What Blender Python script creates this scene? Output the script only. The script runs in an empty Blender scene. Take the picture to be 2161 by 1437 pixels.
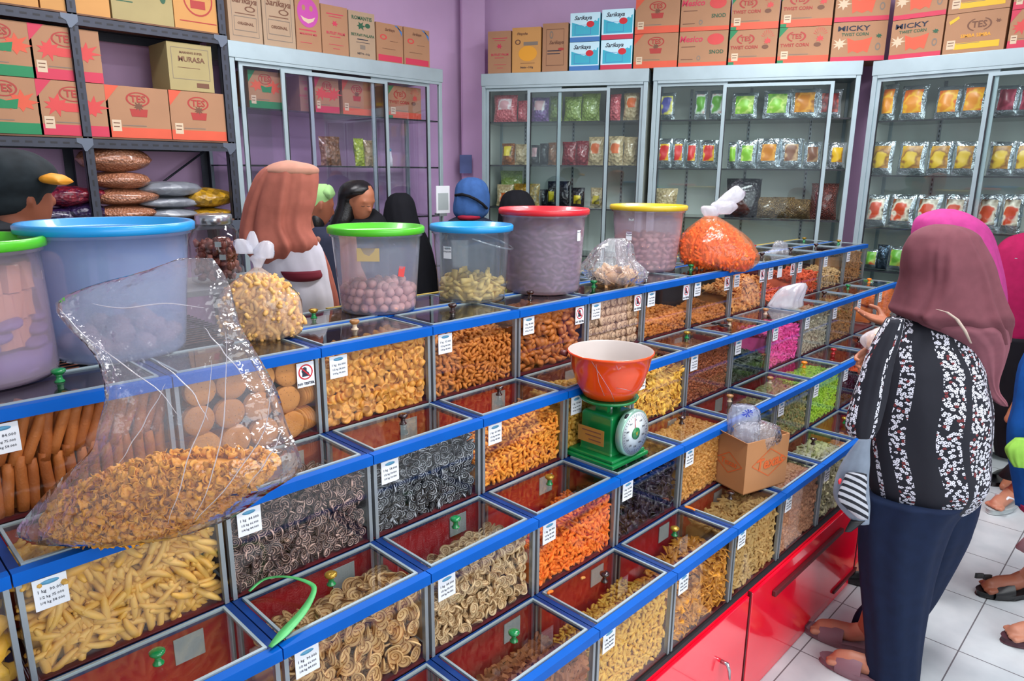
import bpy, math, random
import numpy as np
from mathutils import Vector, Matrix
random.seed(7); RN = np.random.RandomState(11)
PI = math.pi
sc = bpy.context.scene
C = sc.collection

# ------------------------------------------------------------ camera, world, lights, exposure
F_PX, CXP, CYP, CAMH = 1484.3, 1080.5, 718.5, 1.648
PIT, ROL, YAW = math.radians(13.52), math.radians(.489), math.radians(45.76)
_f = np.array([math.cos(PIT)*math.sin(YAW), math.cos(PIT)*math.cos(YAW), -math.sin(PIT)])
_r = np.array([math.cos(YAW), -math.sin(YAW), 0.]); _u = np.cross(_r, _f)
_r2 = math.cos(ROL)*_r + math.sin(ROL)*_u; _u2 = -math.sin(ROL)*_r + math.cos(ROL)*_u
CAM0 = np.array([0, 0, CAMH])
FH = np.array([math.sin(YAW), math.cos(YAW), 0.]); RH = np.array([math.cos(YAW), -math.sin(YAW), 0.])
cd = bpy.data.cameras.new('camera'); cd.sensor_width = 36; cd.lens = F_PX/2161*36; cd.clip_start = .05
cam = bpy.data.objects.new('camera', cd); C.objects.link(cam)
M = Matrix(((_r2[0], _u2[0], -_f[0], 0), (_r2[1], _u2[1], -_f[1], 0), (_r2[2], _u2[2], -_f[2], CAMH), (0, 0, 0, 1)))
cam.matrix_world = M; sc.camera = cam

w = bpy.data.worlds.new('daylight'); sc.world = w; w.use_nodes = True
wn = w.node_tree; bgd = wn.nodes['Background']
wtc = wn.nodes.new('ShaderNodeTexCoord'); wno = wn.nodes.new('ShaderNodeTexNoise'); wno.inputs['Scale'].default_value = 5; wno.inputs['Detail'].default_value = 6
wcr = wn.nodes.new('ShaderNodeValToRGB'); wcr.color_ramp.elements[0].position = .38; wcr.color_ramp.elements[0].color = (.16, .2, .17, 1)
wcr.color_ramp.elements[1].position = .6; wcr.color_ramp.elements[1].color = (.9, .97, 1.1, 1)
wn.links.new(wtc.outputs['Generated'], wno.inputs['Vector']); wn.links.new(wno.outputs['Fac'], wcr.inputs['Fac']); wn.links.new(wcr.outputs['Color'], bgd.inputs['Color'])
bgd.inputs['Strength'].default_value = .6

def area(name, loc, rot, sx, sy, power, col=(1, 1, 1)):
    l = bpy.data.lights.new(name, 'AREA'); l.shape = 'RECTANGLE'; l.size = sx; l.size_y = sy; l.energy = power; l.color = col
    o = bpy.data.objects.new(name, l); C.objects.link(o); o.location = loc; o.rotation_euler = rot; return o
# ceiling tube lights, and the daylight through the open shop front behind the camera
area('ceiling_tube', (1.6, .3, 3.1), (0, 0, 0), 1.6, .3, 44, (.97, .98, 1))
area('ceiling_tube', (3.3, 1.5, 3.1), (0, 0, 0), 1.6, .3, 42, (.97, .98, 1))
area('ceiling_tube', (1.5, 2.75, 3.1), (0, 0, 0), 1.6, .3, 34, (1, .97, 1))
area('shopfront_daylight', (1.2, -2.9, 2.1), (math.radians(68), 0, 0), 5.0, 2.4, 95, (.95, .98, 1))
sc.view_settings.view_transform = 'Standard'; sc.view_settings.look = 'None'
sc.view_settings.exposure = .42; sc.view_settings.gamma = 1; sc.view_settings.use_curve_mapping = False
sc.cycles.transparent_max_bounces = 40; sc.cycles.max_bounces = 8; sc.cycles.use_denoising = True

# ------------------------------------------------------------ picture-to-place helpers
def ray(x, y):
    return _r2*((x-CXP)/F_PX) - _u2*((y-CYP)/F_PX) + _f
def at(x, y, z=None, Y=None, X=None, n=None, d=None):
    v = ray(x, y)
    if z is not None: t = (z-CAMH)/v[2]
    elif Y is not None: t = Y/v[1]
    elif X is not None: t = X/v[0]
    else: t = (d-CAM0 @ np.array(n))/(v @ np.array(n))
    return CAM0 + v*t
def atg(x, y, g): return at(x, y, n=FH, d=g)
def depth_of(p): return float(_f @ (np.array(p)-CAM0))

# ------------------------------------------------------------ materials
def lin(c):
    return c/12.92 if c <= .04045 else ((c+.055)/1.055)**2.4
def S(h):
    h = h.lstrip('#'); return tuple(lin(int(h[i:i+2], 16)/255) for i in (0, 2, 4))+(1,)
MATS = {}
class NT:
    def __init__(s, name):
        s.m = bpy.data.materials.new(name); s.m.use_nodes = True; s.t = s.m.node_tree; s.N = s.t.nodes; s.L = s.t.links
        s.b = s.N['Principled BSDF']; s.out = s.N['Material Output']
    def n(s, typ, **k):
        o = s.N.new('ShaderNode'+typ)
        for a, v in k.items():
            if a in o.inputs: s.set(o.inputs[a], v)
            else: setattr(o, a, v)
        return o
    def set(s, inp, v):
        if hasattr(v, 'is_output') or isinstance(v, bpy.types.NodeSocket): s.L.new(v, inp)
        else: inp.default_value = v
    def math(s, op, a, b=None, c=None):
        o = s.N.new('ShaderNodeMath'); o.operation = op
        for i, v in enumerate((a, b, c)):
            if v is not None: s.set(o.inputs[i], v)
        return o.outputs[0]
    def mix(s, f, a, b):
        o = s.N.new('ShaderNodeMix'); o.data_type = 'RGBA'; s.set(o.inputs[0], f); s.set(o.inputs[6], a); s.set(o.inputs[7], b); return o.outputs[2]
    def noise(s, scale, detail=3, vec=None, rough=.5):
        o = s.n('TexNoise'); o.inputs['Scale'].default_value = scale; o.inputs['Detail'].default_value = detail; o.inputs['Roughness'].default_value = rough
        if vec is not None: s.L.new(vec, o.inputs['Vector'])
        return o.outputs['Fac']
    def obj(s): return s.n('TexCoord').outputs['Object']
    def ramp(s, f, *st):
        o = s.n('ValToRGB'); s.L.new(f, o.inputs['Fac']); e = o.color_ramp.elements
        e[0].position, e[0].color = st[0]; e[1].position, e[1].color = st[1]
        for p, c in st[2:]:
            q = e.new(p); q.color = c
        return o.outputs['Color']
    def bump(s, h, strength=.3, dist=.002):
        o = s.n('Bump'); o.inputs['Strength'].default_value = strength; o.inputs['Distance'].default_value = dist; s.L.new(h, o.inputs['Height']); s.L.new(o.outputs[0], s.b.inputs['Normal'])
        return o.outputs[0]
def mat(name, col, rough=.5, metal=0, var=0., vscale=8, bump=0, bscale=60, spec=.5, coat=0, sheen=0, trans=0, alpha=1, emit=None):
    if name in MATS: return MATS[name]
    t = NT(name); c = S(col) if isinstance(col, str) else col
    b = t.b; b.inputs['Roughness'].default_value = rough; b.inputs['Metallic'].default_value = metal; b.inputs['Specular IOR Level'].default_value = spec
    b.inputs['Coat Weight'].default_value = coat; b.inputs['Base Color'].default_value = c
    if sheen: b.inputs['Sheen Weight'].default_value = sheen
    nz = t.noise(vscale, 4, t.obj())
    if var:
        lo = tuple(x*(1-var) for x in c[:3])+(1,); hi = tuple(min(1, x*(1+var)) for x in c[:3])+(1,)
        t.L.new(t.ramp(nz, (.3, lo), (.7, hi)), b.inputs['Base Color'])
    if bump: t.bump(t.noise(bscale, 3, t.obj()), bump, .002)
    MATS[name] = t.m; return t.m
def snack(name, c1, c2, rough=.55, bump=.4, bs=220, pattern=None, p1=None):
    """a fried snack: colour varies from piece to piece; 'spiral' draws the rolled dough lines"""
    if name in MATS: return MATS[name]
    t = NT(name); at_ = t.n('Attribute'); at_.attribute_name = 'pc'; rn = t.n('Attribute'); rn.attribute_name = 'rnd'
    oi = t.n('ObjectInfo'); v = at_.outputs['Vector']
    rnd = t.math('FRACT', t.math('ADD', rn.outputs['Fac'], oi.outputs['Random']))
    nz = t.noise(70, 3, v)
    f = t.math('ADD', t.math('MULTIPLY', rnd, .6), t.math('MULTIPLY', nz, .5))
    col = t.mix(f, S(c1), S(c2))
    if pattern == 'spiral':
        sx = t.n('SeparateXYZ'); t.L.new(v, sx.inputs[0])
        rho = t.math('SQRT', t.math('ADD', t.math('POWER', sx.outputs[0], 2.), t.math('POWER', sx.outputs[1], 2.)))
        th = t.math('ARCTAN2', sx.outputs[1], sx.outputs[0])
        ph = t.math('ADD', t.math('MULTIPLY', rho, 2*PI/p1[0]), th)
        s_ = t.math('SINE', ph); k = t.math('MULTIPLY_ADD', s_, .5, .5)
        k2 = t.math('SMOOTH_MIN', 1., t.math('MULTIPLY', t.math('GREATER_THAN', k, p1[2]), 1.), .0)
        col = t.mix(k2, col, S(p1[1])); t.bump(k, .6, .0012)
    elif pattern == 'pits':
        vo = t.n('TexVoronoi'); vo.inputs['Scale'].default_value = 130; t.L.new(v, vo.inputs['Vector'])
        k = t.math('LESS_THAN', vo.outputs['Distance'], .13); col = t.mix(k, col, S(p1[1]))
        t.bump(t.noise(bs, 3, v), bump, .001)
    elif pattern == 'edge':     # browner towards a disc's rim
        ln = t.n('VectorMath', operation='LENGTH'); t.L.new(v, ln.inputs[0])
        k = t.math('GREATER_THAN', t.math('ADD', ln.outputs['Value'], t.math('MULTIPLY', nz, .004)), p1[0]); col = t.mix(k, col, S(p1[1])); t.bump(t.noise(bs, 3, v), bump, .001)
    else: t.bump(t.noise(bs, 3, v), bump, .001)
    t.L.new(col, t.b.inputs['Base Color']); t.b.inputs['Roughness'].default_value = rough
    MATS[name] = t.m; return t.m
def glass(name, tint=(1, 1, 1, 1), refl=1., rough=.0, haze=0., hazec=(.8, .85, .9, 1), bump=0, bscale=30, bdist=.01):
    """a thin pane or film: transparent, with fresnel reflection, and a little milky haze of its own"""
    if name in MATS: return MATS[name]
    t = NT(name); t.N.remove(t.b)
    tr = t.n('BsdfTransparent'); tr.inputs[0].default_value = tint
    gl = t.n('BsdfGlossy'); gl.inputs['Roughness'].default_value = rough
    fr = t.n('Fresnel'); ge = t.n('NewGeometry'); t.L.new(t.math('SUBTRACT', 1.5, t.math('MULTIPLY', ge.outputs['Backfacing'], 1.5-1/1.5)), fr.inputs['IOR'])
    if bump:
        bp = t.n('Bump'); bp.inputs['Strength'].default_value = bump; bp.inputs['Distance'].default_value = bdist
        t.L.new(t.noise(bscale, 3, t.obj()), bp.inputs['Height']); t.L.new(bp.outputs[0], gl.inputs['Normal']); t.L.new(bp.outputs[0], fr.inputs['Normal'])
    base = tr.outputs[0]
    if haze:
        df = t.n('BsdfDiffuse'); df.inputs[0].default_value = hazec; tl = t.n('BsdfTranslucent'); tl.inputs[0].default_value = hazec
        m0 = t.n('MixShader'); m0.inputs[0].default_value = .5; t.L.new(df.outputs[0], m0.inputs[1]); t.L.new(tl.outputs[0], m0.inputs[2])
        m1 = t.n('MixShader'); m1.inputs[0].default_value = haze; t.L.new(base, m1.inputs[1]); t.L.new(m0.outputs[0], m1.inputs[2]); base = m1.outputs[0]
    m2 = t.n('MixShader'); t.L.new(t.math('MINIMUM', t.math('MULTIPLY', fr.outputs[0], refl), 1.), m2.inputs[0]); t.L.new(base, m2.inputs[1]); t.L.new(gl.outputs[0], m2.inputs[2])
    t.L.new(m2.outputs[0], t.out.inputs['Surface']); MATS[name] = t.m; return t.m
def wrap_mat():
    pass
GL_FRONT = glass('bin front glass', (.985, .99, .985, 1), .7)
GL_LID = glass('bin lid glass', (.88, .9, .9, 1), 1.0)
GL_CAB = glass('cabinet glass', (.95, .985, .98, 1), .9)
GL_CABL = glass('left cabinet glass', (.93, .93, .96, 1), 1.1)
GL_SHELF = glass('glass shelf', (.35, .42, .42, 1), 1.2)
FILM = glass('clear bag film', (.97, .97, .98, 1), 2.0, .1, haze=.08, hazec=(.92, .88, .92, 1), bump=.8, bscale=24, bdist=.02)
FILM2 = glass('wrinkled clear film', (.93, .95, .97, 1), 2.0, .1, haze=.2, hazec=(.88, .92, .98, 1), bump=1, bscale=45, bdist=.02)
FILMW = glass('milky white film', (.95, .95, .97, 1), 1.2, .2, haze=.55, hazec=(.92, .92, .97, 1), bump=.8, bscale=30)
FILM3 = glass('snack bag film', (.97, .96, .94, 1), 1.5, .15, haze=.26, hazec=(.95, .86, .8, 1), bump=.7, bscale=30)
FILMO = glass('orange bag film', (1, .8, .7, 1), 1.3, .15, haze=.25, hazec=(1, .5, .2, 1), bump=.7, bscale=30)
BUCK = glass('frosted bucket plastic', (.84, .9, .97, 1), 1.3, .22, haze=.55, hazec=(.42, .55, .85, 1))
BUCKC = glass('clear bucket plastic', (.9, .95, .97, 1), 1.3, .12, haze=.15, hazec=(.7, .8, .86, 1))
BUCKP = glass('pinkish bucket plastic', (.88, .82, .9, 1), 1.3, .2, haze=.42, hazec=(.74, .62, .72, 1))
BLUE = mat('blue rail enamel', '#0058b4', .4, var=.1, vscale=9, spec=.15)
DBLUE = mat('dark blue divider', '#043272', .5, spec=.3, var=.2, vscale=14)
ALU = mat('aluminium', '#9aa1a6', .35, .55, var=.1)
ALUW = mat('pale aluminium', '#9fb0b6', .38, .3, var=.06)
GASK = mat('dark gasket', '#1c1d24', .6, var=.3)
REDP = mat('red painted board', '#b3121e', .45, var=.15, vscale=6)
REDG = mat('glossy red laminate', '#f40c2e', .14, var=.08, vscale=3, coat=.6)
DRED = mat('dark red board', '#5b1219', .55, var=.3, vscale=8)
DARK = mat('dark board', '#15131a', .6, var=.3)
WPAP = mat('white paper', '#e6e9ee', .7, var=.04)
GPAP = mat('grey paper', '#a9b3b4', .7, var=.06)
INK = mat('dark ink', '#2a2c3c', .7); INKB = mat('blue ink', '#5fa3c8', .6); INKR = mat('red ink', '#c8202c', .6)
BLK = mat('black plastic', '#121215', .3, var=.2); STEEL = mat('steel', '#b9bdc2', .22, .9)

# ------------------------------------------------------------ mesh helpers
def tag(o, label=None, cat=None, group=None, kind=None):
    if label: o['label'] = label
    if cat: o['category'] = cat
    if group: o['group'] = group
    if kind: o['kind'] = kind
    return o
def empty(name, loc=(0, 0, 0), rz=0, **k):
    o = bpy.data.objects.new(name, None); C.objects.link(o); o.location = loc; o.rotation_euler = (0, 0, rz); o.empty_display_size = .02
    return tag(o, **k)
def link(name, me, parent=None, loc=None, **k):
    o = bpy.data.objects.new(name, me); C.objects.link(o)
    if parent is not None: o.parent = parent
    if loc is not None: o.location = loc
    return tag(o, **k)
class MB:
    """collects shapes; build() makes them ONE mesh object"""
    def __init__(s): s.v = []; s.f = []; s.mi = []; s.sm = []; s.cur = 0
    def add(s, V, Fs, smooth=False):
        b = len(s.v); s.v += [tuple(map(float, p)) for p in V]
        for f in Fs: s.f.append(tuple(i+b for i in f)); s.mi.append(s.cur); s.sm.append(smooth)
        return s
    def box(s, x0, x1, y0, y1, z0, z1):
        V = [(x, y, z) for z in (z0, z1) for y in (y0, y1) for x in (x0, x1)]
        return s.add(V, [(0, 2, 3, 1), (4, 5, 7, 6), (0, 1, 5, 4), (1, 3, 7, 5), (3, 2, 6, 7), (2, 0, 4, 6)])
    def obox(s, o, a, b, c):
        """box from corner o with edge vectors a, b, c"""
        o, a, b, c = map(lambda q: np.array(q, float), (o, a, b, c))
        V = [o+i*a+j*b+k*c for k in (0, 1) for j in (0, 1) for i in (0, 1)]
        return s.add(V, [(0, 2, 3, 1), (4, 5, 7, 6), (0, 1, 5, 4), (1, 3, 7, 5), (3, 2, 6, 7), (2, 0, 4, 6)])
    def poly(s, pts, thick=(0, 0, 0)):
        n = len(pts); t = np.array(thick, float)
        if not t.any(): return s.add(pts, [tuple(range(n))])
        V = [np.array(p, float) for p in pts]+[np.array(p, float)+t for p in pts]
        return s.add(V, [tuple(range(n)), tuple(range(2*n-1, n-1, -1))]+[(i, (i+1) % n, (i+1) % n+n, i+n) for i in range(n)])
    def lathe(s, prof, c=(0, 0, 0), n=32, axis='z', cap=True):
        V = []
        for r, z in prof:
            for i in range(n):
                a = 2*PI*i/n
                V.append((c[0]+r*math.cos(a), c[1]+r*math.sin(a), c[2]+z) if axis == 'z' else (c[0]+r*math.cos(a), c[1]+z, c[2]+r*math.sin(a)))
        Fs = [(j*n+i, j*n+(i+1) % n, (j+1)*n+(i+1) % n, (j+1)*n+i) for j in range(len(prof)-1) for i in range(n)]
        if cap: Fs += [tuple(range(n-1, -1, -1)), tuple(range((len(prof)-1)*n, len(prof)*n))]
        return s.add(V, Fs, True)
    def tube(s, pts, rad, n=8, cap=True):
        P = [np.array(p, float) for p in pts]; m = len(P); R_ = rad if hasattr(rad, '__len__') else [rad]*m; V = []; up = None
        for j in range(m):
            t = P[min(j+1, m-1)]-P[max(j-1, 0)]; t /= (np.linalg.norm(t)+1e-12)
            if up is None:
                up = np.array([0, 0, 1.]) if abs(t[2]) < .9 else np.array([1., 0, 0])
            a = np.cross(t, up); a /= np.linalg.norm(a); b = np.cross(a, t); up = b
            for i in range(n):
                q = 2*PI*i/n; V.append(P[j]+R_[j]*(math.cos(q)*a+math.sin(q)*b))
        Fs = [(j*n+i, j*n+(i+1) % n, (j+1)*n+(i+1) % n, (j+1)*n+i) for j in range(m-1) for i in range(n)]
        if cap: Fs += [tuple(range(n-1, -1, -1)), tuple(range((m-1)*n, m*n))]
        return s.add(V, Fs, True)
    def blob(s, pts, rad, n=10):
        """a tube with rounded ends"""
        P = [np.array(p, float) for p in pts]; R_ = list(rad)
        d0 = P[0]-P[1]; d0 /= np.linalg.norm(d0); d1 = P[-1]-P[-2]; d1 /= np.linalg.norm(d1)
        a = [P[0]+d0*R_[0]*k for k in (.95, .75, .4)]; ra = [R_[0]*k for k in (.3, .66, .92)]
        b = [P[-1]+d1*R_[-1]*k for k in (.4, .75, .95)]; rb = [R_[-1]*k for k in (.92, .66, .3)]
        return s.tube(a+P+b, ra+R_+rb, n)
    def rings(s, rings, n=28, fold=None, cap=True, smooth=True):
        """rings: (centre, a-vector, b-vector); fold(j, theta) scales the radius"""
        V = []
        for j, (c, a, b) in enumerate(rings):
            c, a, b = np.array(c, float), np.array(a, float), np.array(b, float)
            for i in range(n):
                th = 2*PI*i/n; k = fold(j/(len(rings)-1), th) if fold else 1.
                V.append(c+k*(math.cos(th)*a+math.sin(th)*b))
        Fs = [(j*n+i, j*n+(i+1) % n, (j+1)*n+(i+1) % n, (j+1)*n+i) for j in range(len(rings)-1) for i in range(n)]
        if cap: Fs += [tuple(range(n-1, -1, -1)), tuple(range((len(rings)-1)*n, len(rings)*n))]
        return s.add(V, Fs, smooth)
    def mesh(s, mats, bevel=0):
        me = bpy.data.meshes.new('mesh'); me.from_pydata(s.v, [], s.f)
        for m in (mats if isinstance(mats, (list, tuple)) else [mats]): me.materials.append(m)
        me.polygons.foreach_set('material_index', s.mi); me.polygons.foreach_set('use_smooth', s.sm); me.update(); return me
    def build(s, name, mats, parent=None, loc=None, bevel=0, **k):
        o = link(name, s.mesh(mats), parent, loc, **k)
        if bevel: bv = o.modifiers.new('edge', 'BEVEL'); bv.width = bevel; bv.segments = 2; bv.limit_method = 'ANGLE'
        return o
def quad_grid(fn, nu, nv, closed=False):
    V = [fn(i/(nu-1), j/(nv-1)) for j in range(nv) for i in range(nu)]
    return V, [(j*nu+i, j*nu+i+1, (j+1)*nu+i+1, (j+1)*nu+i) for j in range(nv-1) for i in range(nu-1)]
def interp_rows(rows, m):
    """smooth (Catmull-like) interpolation of rows of numbers to m rows"""
    A = np.array(rows, float); n = len(A); out = []
    for k in range(m):
        t = k/(m-1)*(n-1); i = min(int(t), n-2); u = t-i
        p0, p1, p2, p3 = A[max(i-1, 0)], A[i], A[i+1], A[min(i+2, n-1)]
        out.append(.5*((2*p1)+(-p0+p2)*u+(2*p0-5*p1+4*p2-p3)*u*u+(-p0+3*p1-3*p2+p3)*u**3))
    return out
def loft_px(rows, g, thick=.6, m=24, n=32, fold=None, cap=True):
    """rows of (y, x-left, x-right[, thickness, forward shift]) traced on the photo, stood at horizontal distance g with real depth"""
    R_ = []
    rows = [tuple(r)+(thick, 0.)[len(r)-3:] if len(r) < 5 else r for r in rows]
    for y, xl, xr, th, sh in interp_rows(rows, m):
        gg = g+sh; a = atg(xl, y, gg); b = atg(xr, y, gg); c = (a+b)/2; h = np.linalg.norm(b-a)/2
        R_.append((c, RH*h, FH*h*th))
    return MB().rings(R_, n, fold, cap)
_fc = {}
def text_mesh(txt, size, m, bold=0, shear=0, align='CENTER'):
    k = (txt, size, m.name, bold, shear, align)
    if k not in _fc:
        c = bpy.data.curves.new('lettering', 'FONT'); c.body = txt; c.size = size; c.align_x = align; c.align_y = 'CENTER'; c.offset = bold; c.shear = shear; c.resolution_u = 1 if size < .02 else 2
        c.extrude = .0002; t_ = bpy.data.objects.new('t', c); C.objects.link(t_)
        me = bpy.data.meshes.new_from_object(t_.evaluated_get(bpy.context.evaluated_depsgraph_get())); me.materials.clear(); me.materials.append(m)
        bpy.data.objects.remove(t_); bpy.data.curves.remove(c); _fc[k] = me
    return _fc[k]
def lettering(txt, size, m, parent, loc, rot, bold=0, shear=0, sx=1, align='CENTER', name='lettering'):
    o = link(name, text_mesh(txt, size, m, bold, shear, align), parent, loc=loc); o.rotation_euler = rot; o.scale = (sx, 1, 1); return o

# ------------------------------------------------------------ snack piece templates: (verts, triangles)
def tri(Fs):
    o = []
    for f in Fs:
        for i in range(1, len(f)-1): o.append((f[0], f[i], f[i+1]))
    return o
def T_stick(L, r, curve=0., taper=.5, n=6, m=6, wob=0.):
    b = MB(); pts = []; ra = []
    for j in range(m):
        u = j/(m-1)*2-1; pts.append((u*L/2, curve*L*(1-u*u), wob*L*math.sin(3*u))); ra.append(r*(1-(1-taper)*abs(u)**2.5))
    b.tube(pts, ra, n); return np.array(b.v), np.array(tri(b.f))
def T_disc(r, h, cup=.0, n=14, hole=0.):
    b = MB(); pr = [(r*.02, cup*0-h/2), (r*.55, cup*.3-h/2), (r*.95, cup-h/2), (r, cup), (r*.93, cup+h/2), (r*.5, cup*.3+h/2+(-.4*h if hole else .15*h)), (r*.02, h/2+(-hole*h if hole else .25*h))]
    b.lathe(pr, n=n); return np.array(b.v), np.array(tri(b.f))
def T_ball(rx, ry, rz, nz=.12, n=8, m=5, seed=1, split=0):
    rs = np.random.RandomState(seed); b = MB(); pr = [(math.cos(-PI/2+PI*(j+.35)/(m-.3)), math.sin(-PI/2+PI*(j+.35)/(m-.3))) for j in range(m)]
    b.lathe(pr, n=n); V = np.array(b.v); V *= 1+nz*rs.randn(len(V), 1)
    if split: V[:, 2] *= 1-.55*np.exp(-(V[:, 0]/.22)**2)*(V[:, 2] > 0)
    return V*np.array([rx, ry, rz]), np.array(tri(b.f))
def T_chip(w_, h_, t_, bend, n=5, seed=2):
    rs = np.random.RandomState(seed); ph = rs.rand(4)*6
    def fn(s_):
        def q(u, v):
            x = (u-.5)*w_*(1+.25*math.sin(ph[0]+5*v)); y = (v-.5)*h_*(1+.25*math.sin(ph[1]+5*u))
            return (x, y, bend*(math.cos(3*(u-.5)+ph[2]*.2)+.5*math.sin(4*v+ph[3]))+s_*t_/2)
        return q
    V1, F1 = quad_grid(fn(-1), n, n); V2, F2 = quad_grid(fn(1), n, n); N_ = len(V1)
    F_ = [f[::-1] for f in F1]+[tuple(i+N_ for i in f) for f in F2]
    bd = [i for i in range(n)]+[j*n+n-1 for j in range(1, n)]+[(n-1)*n+i for i in range(n-2, -1, -1)]+[j*n for j in range(n-2, 0, -1)]
    F_ += [(bd[i], bd[(i+1) % len(bd)], bd[(i+1) % len(bd)]+N_, bd[i]+N_) for i in range(len(bd))]
    return np.array(V1+V2), np.array(tri(F_))
def T_box(a, b_, c):
    b = MB().box(-a/2, a/2, -b_/2, b_/2, -c/2, c/2); return np.array(b.v, float), np.array(tri(b.f))
def np_mesh(V, Fs, m, pc=None, rnd=None, smooth=True):
    me = bpy.data.meshes.new('mesh'); me.vertices.add(len(V)); me.vertices.foreach_set('co', np.asarray(V, np.float32).ravel())
    n = len(Fs); me.loops.add(n*3); me.polygons.add(n)
    me.loops.foreach_set('vertex_index', np.asarray(Fs, np.int32).ravel()); me.polygons.foreach_set('loop_start', np.arange(0, n*3, 3, dtype=np.int32))
    me.polygons.foreach_set('use_smooth', np.full(n, smooth)); me.materials.append(m)
    a = me.attributes.new('pc', 'FLOAT_VECTOR', 'POINT'); a.data.foreach_set('vector', np.asarray(V if pc is None else pc, np.float32).ravel())
    a = me.attributes.new('rnd', 'FLOAT', 'POINT'); a.data.foreach_set('value', np.zeros(len(V), np.float32) if rnd is None else np.asarray(rnd, np.float32))
    me.update(calc_edges=True); me.validate(); return me
def euler_m(a, b, c):
    ca, sa, cb, sb, cc, s_ = math.cos(a), math.sin(a), math.cos(b), math.sin(b), math.cos(c), math.sin(c)
    return np.array([[cb*cc, cc*sa*sb-ca*s_, ca*cc*sb+sa*s_], [cb*s_, ca*cc+sa*sb*s_, -cc*sa+ca*sb*s_], [-sb, cb*sa, ca*cb]])
def scatter_stuff(name, temps, places, m, smooth=True, core=None, parent=None, **k):
    """many pieces as ONE object; places = [(loc, euler, scale)]"""
    Vs, Fs, pcs, rn = [], [], [], []; off = 0
    for i, (p, e, s_) in enumerate(places):
        V, F_ = temps[i % len(temps)]; W = (V*s_) @ euler_m(*e).T+np.array(p); Vs.append(W); Fs.append(F_+off); pcs.append(V); rn.append(np.full(len(V), RN.rand())); off += len(V)
    if core is not None:
        V, F_ = core; Vs.append(V); Fs.append(F_+off); pcs.append(V*0); rn.append(np.full(len(V), .3)); off += len(V)
    me = np_mesh(np.concatenate(Vs), np.concatenate(Fs), m, np.concatenate(pcs), np.concatenate(rn), smooth)
    return link(name, me, parent, **k)
def scatter_things(name, temps, places, m, label, cat, group, smooth=True):
    """each piece an object of its own, sharing a few meshes"""
    ms = [np_mesh(V, F_, m, smooth=smooth) for V, F_ in temps]
    for i, (p, e, s_) in enumerate(places):
        o = bpy.data.objects.new(name, ms[i % len(ms)]); C.objects.link(o); o.location = p; o.rotation_euler = e; o.scale = (s_, s_, s_)
        o['label'] = label; o['category'] = cat; o['group'] = group
# ------------------------------------------------------------ the room
def floor_mat():
    t = NT('floor tiles'); v = t.obj(); sx = t.n('SeparateXYZ'); t.L.new(v, sx.inputs[0])
    def groove(o, ph):
        m_ = t.math('ABSOLUTE', t.math('SUBTRACT', t.math('FRACT', t.math('MULTIPLY_ADD', o, 2.5, ph)), .5)); return t.math('GREATER_THAN', m_, .4945)
    g = t.math('MAXIMUM', groove(sx.outputs[0], -.70), groove(sx.outputs[1], -.94))
    c = t.ramp(t.noise(6, 4, v), (.3, S('#b9c2c6')), (.7, S('#cfd6d8')))
    t.L.new(t.mix(g, c, S('#6a6a6e')), t.b.inputs['Base Color']); t.b.inputs['Roughness'].default_value = .22
    return t.m
def wall_mat():
    return mat('pink wall paint', '#cfacd2', .75, var=.05, vscale=3, bump=.15, bscale=25)
FLOOR = floor_mat(); WALL = wall_mat()
CEIL = mat('white ceiling', '#dcd8dc', .8)
MB().box(-3.2, 8.2, -3.4, 4.6, -.1, 0).build('floor', FLOOR, kind='structure')
MB().box(-3.2, 8.2, -3.4, 4.6, 3.3, 3.4).build('ceiling', CEIL, kind='structure')
MB().box(-3.2, 3.98, 4.35, 4.5, 0, 3.3).build('wall_left', WALL, kind='structure')
tW = np.array([.449319, -.893371, 0]); nW = np.array([.893371, .449319, 0])
c0 = np.array([3.97, 4.35, 0]); MB().obox(c0, tW*2.76, nW*.15, (0, 0, 3.3)).build('wall_back', WALL, kind='structure')
MB().box(5.22, 5.36, -2.2, 1.95, 0, 3.3).build('wall_right', WALL, kind='structure')
MB().obox(c0-nW*.16-tW*.0+np.array([-.02, 0, 0]), (-.0, -.02, 0), tW*.18, (0, 0, 3.3)).build('trim_1', WALL, kind='structure')

# ------------------------------------------------------------ display counter
PIT_X, X0 = .32, .15
ROWY = {'A': 1.371, 'B': 1.184, 'C': .998, 'D': .812, 'R': 1.566}
ROWZ = {'A': 1.261, 'B': 1.062, 'C': .864, 'D': .667, 'R': 1.261}
HB = {'A': .2, 'B': .199, 'C': .198, 'D': .233, 'R': .2}
XE = X0+PIT_X*13
base = empty('display_counter', (X0, .812, 0), label='stepped red display counter carrying the rows of glass snack bins', cat='counter')
b = MB()
for r_, y1 in (('D', .998), ('C', 1.184), ('B', 1.371), ('A', 1.56)):
    b.box(0, XE-X0, ROWY[r_]-.812+.004, y1-.812, 0, ROWZ[r_]-HB[r_]-.002)
b.box(.62, XE-X0, .74, .945, 0, 1.058)
b.build('stepped_body', DARK, base)
b = MB().box(-.001, XE-X0, -.002, .006, .0, .418)
pz_ = b.build('front_panel', REDG, base)
MB().box(0, XE-X0, -.006, .004, .418, .432).build('top_trim', DARK, base)
for i, (xa, xb) in enumerate(((.9, 1.87), (1.88, 2.85), (2.86, 3.82))):
    MB().box(xa-X0+.006, xb-X0-.006, -.012, -.002, .05, .40).build('door', REDG, base, bevel=.002)
for i, xa in enumerate((1.874, 2.854)):
    MB().box(xa-X0-.003, xa-X0+.003, -.0125, -.002, .0, .41).build('door_gap', DRED, base)
MB().box(2.03-X0, 2.62-X0, -.026, -.012, .325, .345).build('pull_rail', DRED, base, bevel=.003)
MB().box(2.62-X0, 3.3-X0, -.02, -.012, .06, .072).build('pull_rail', DRED, base)
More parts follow.
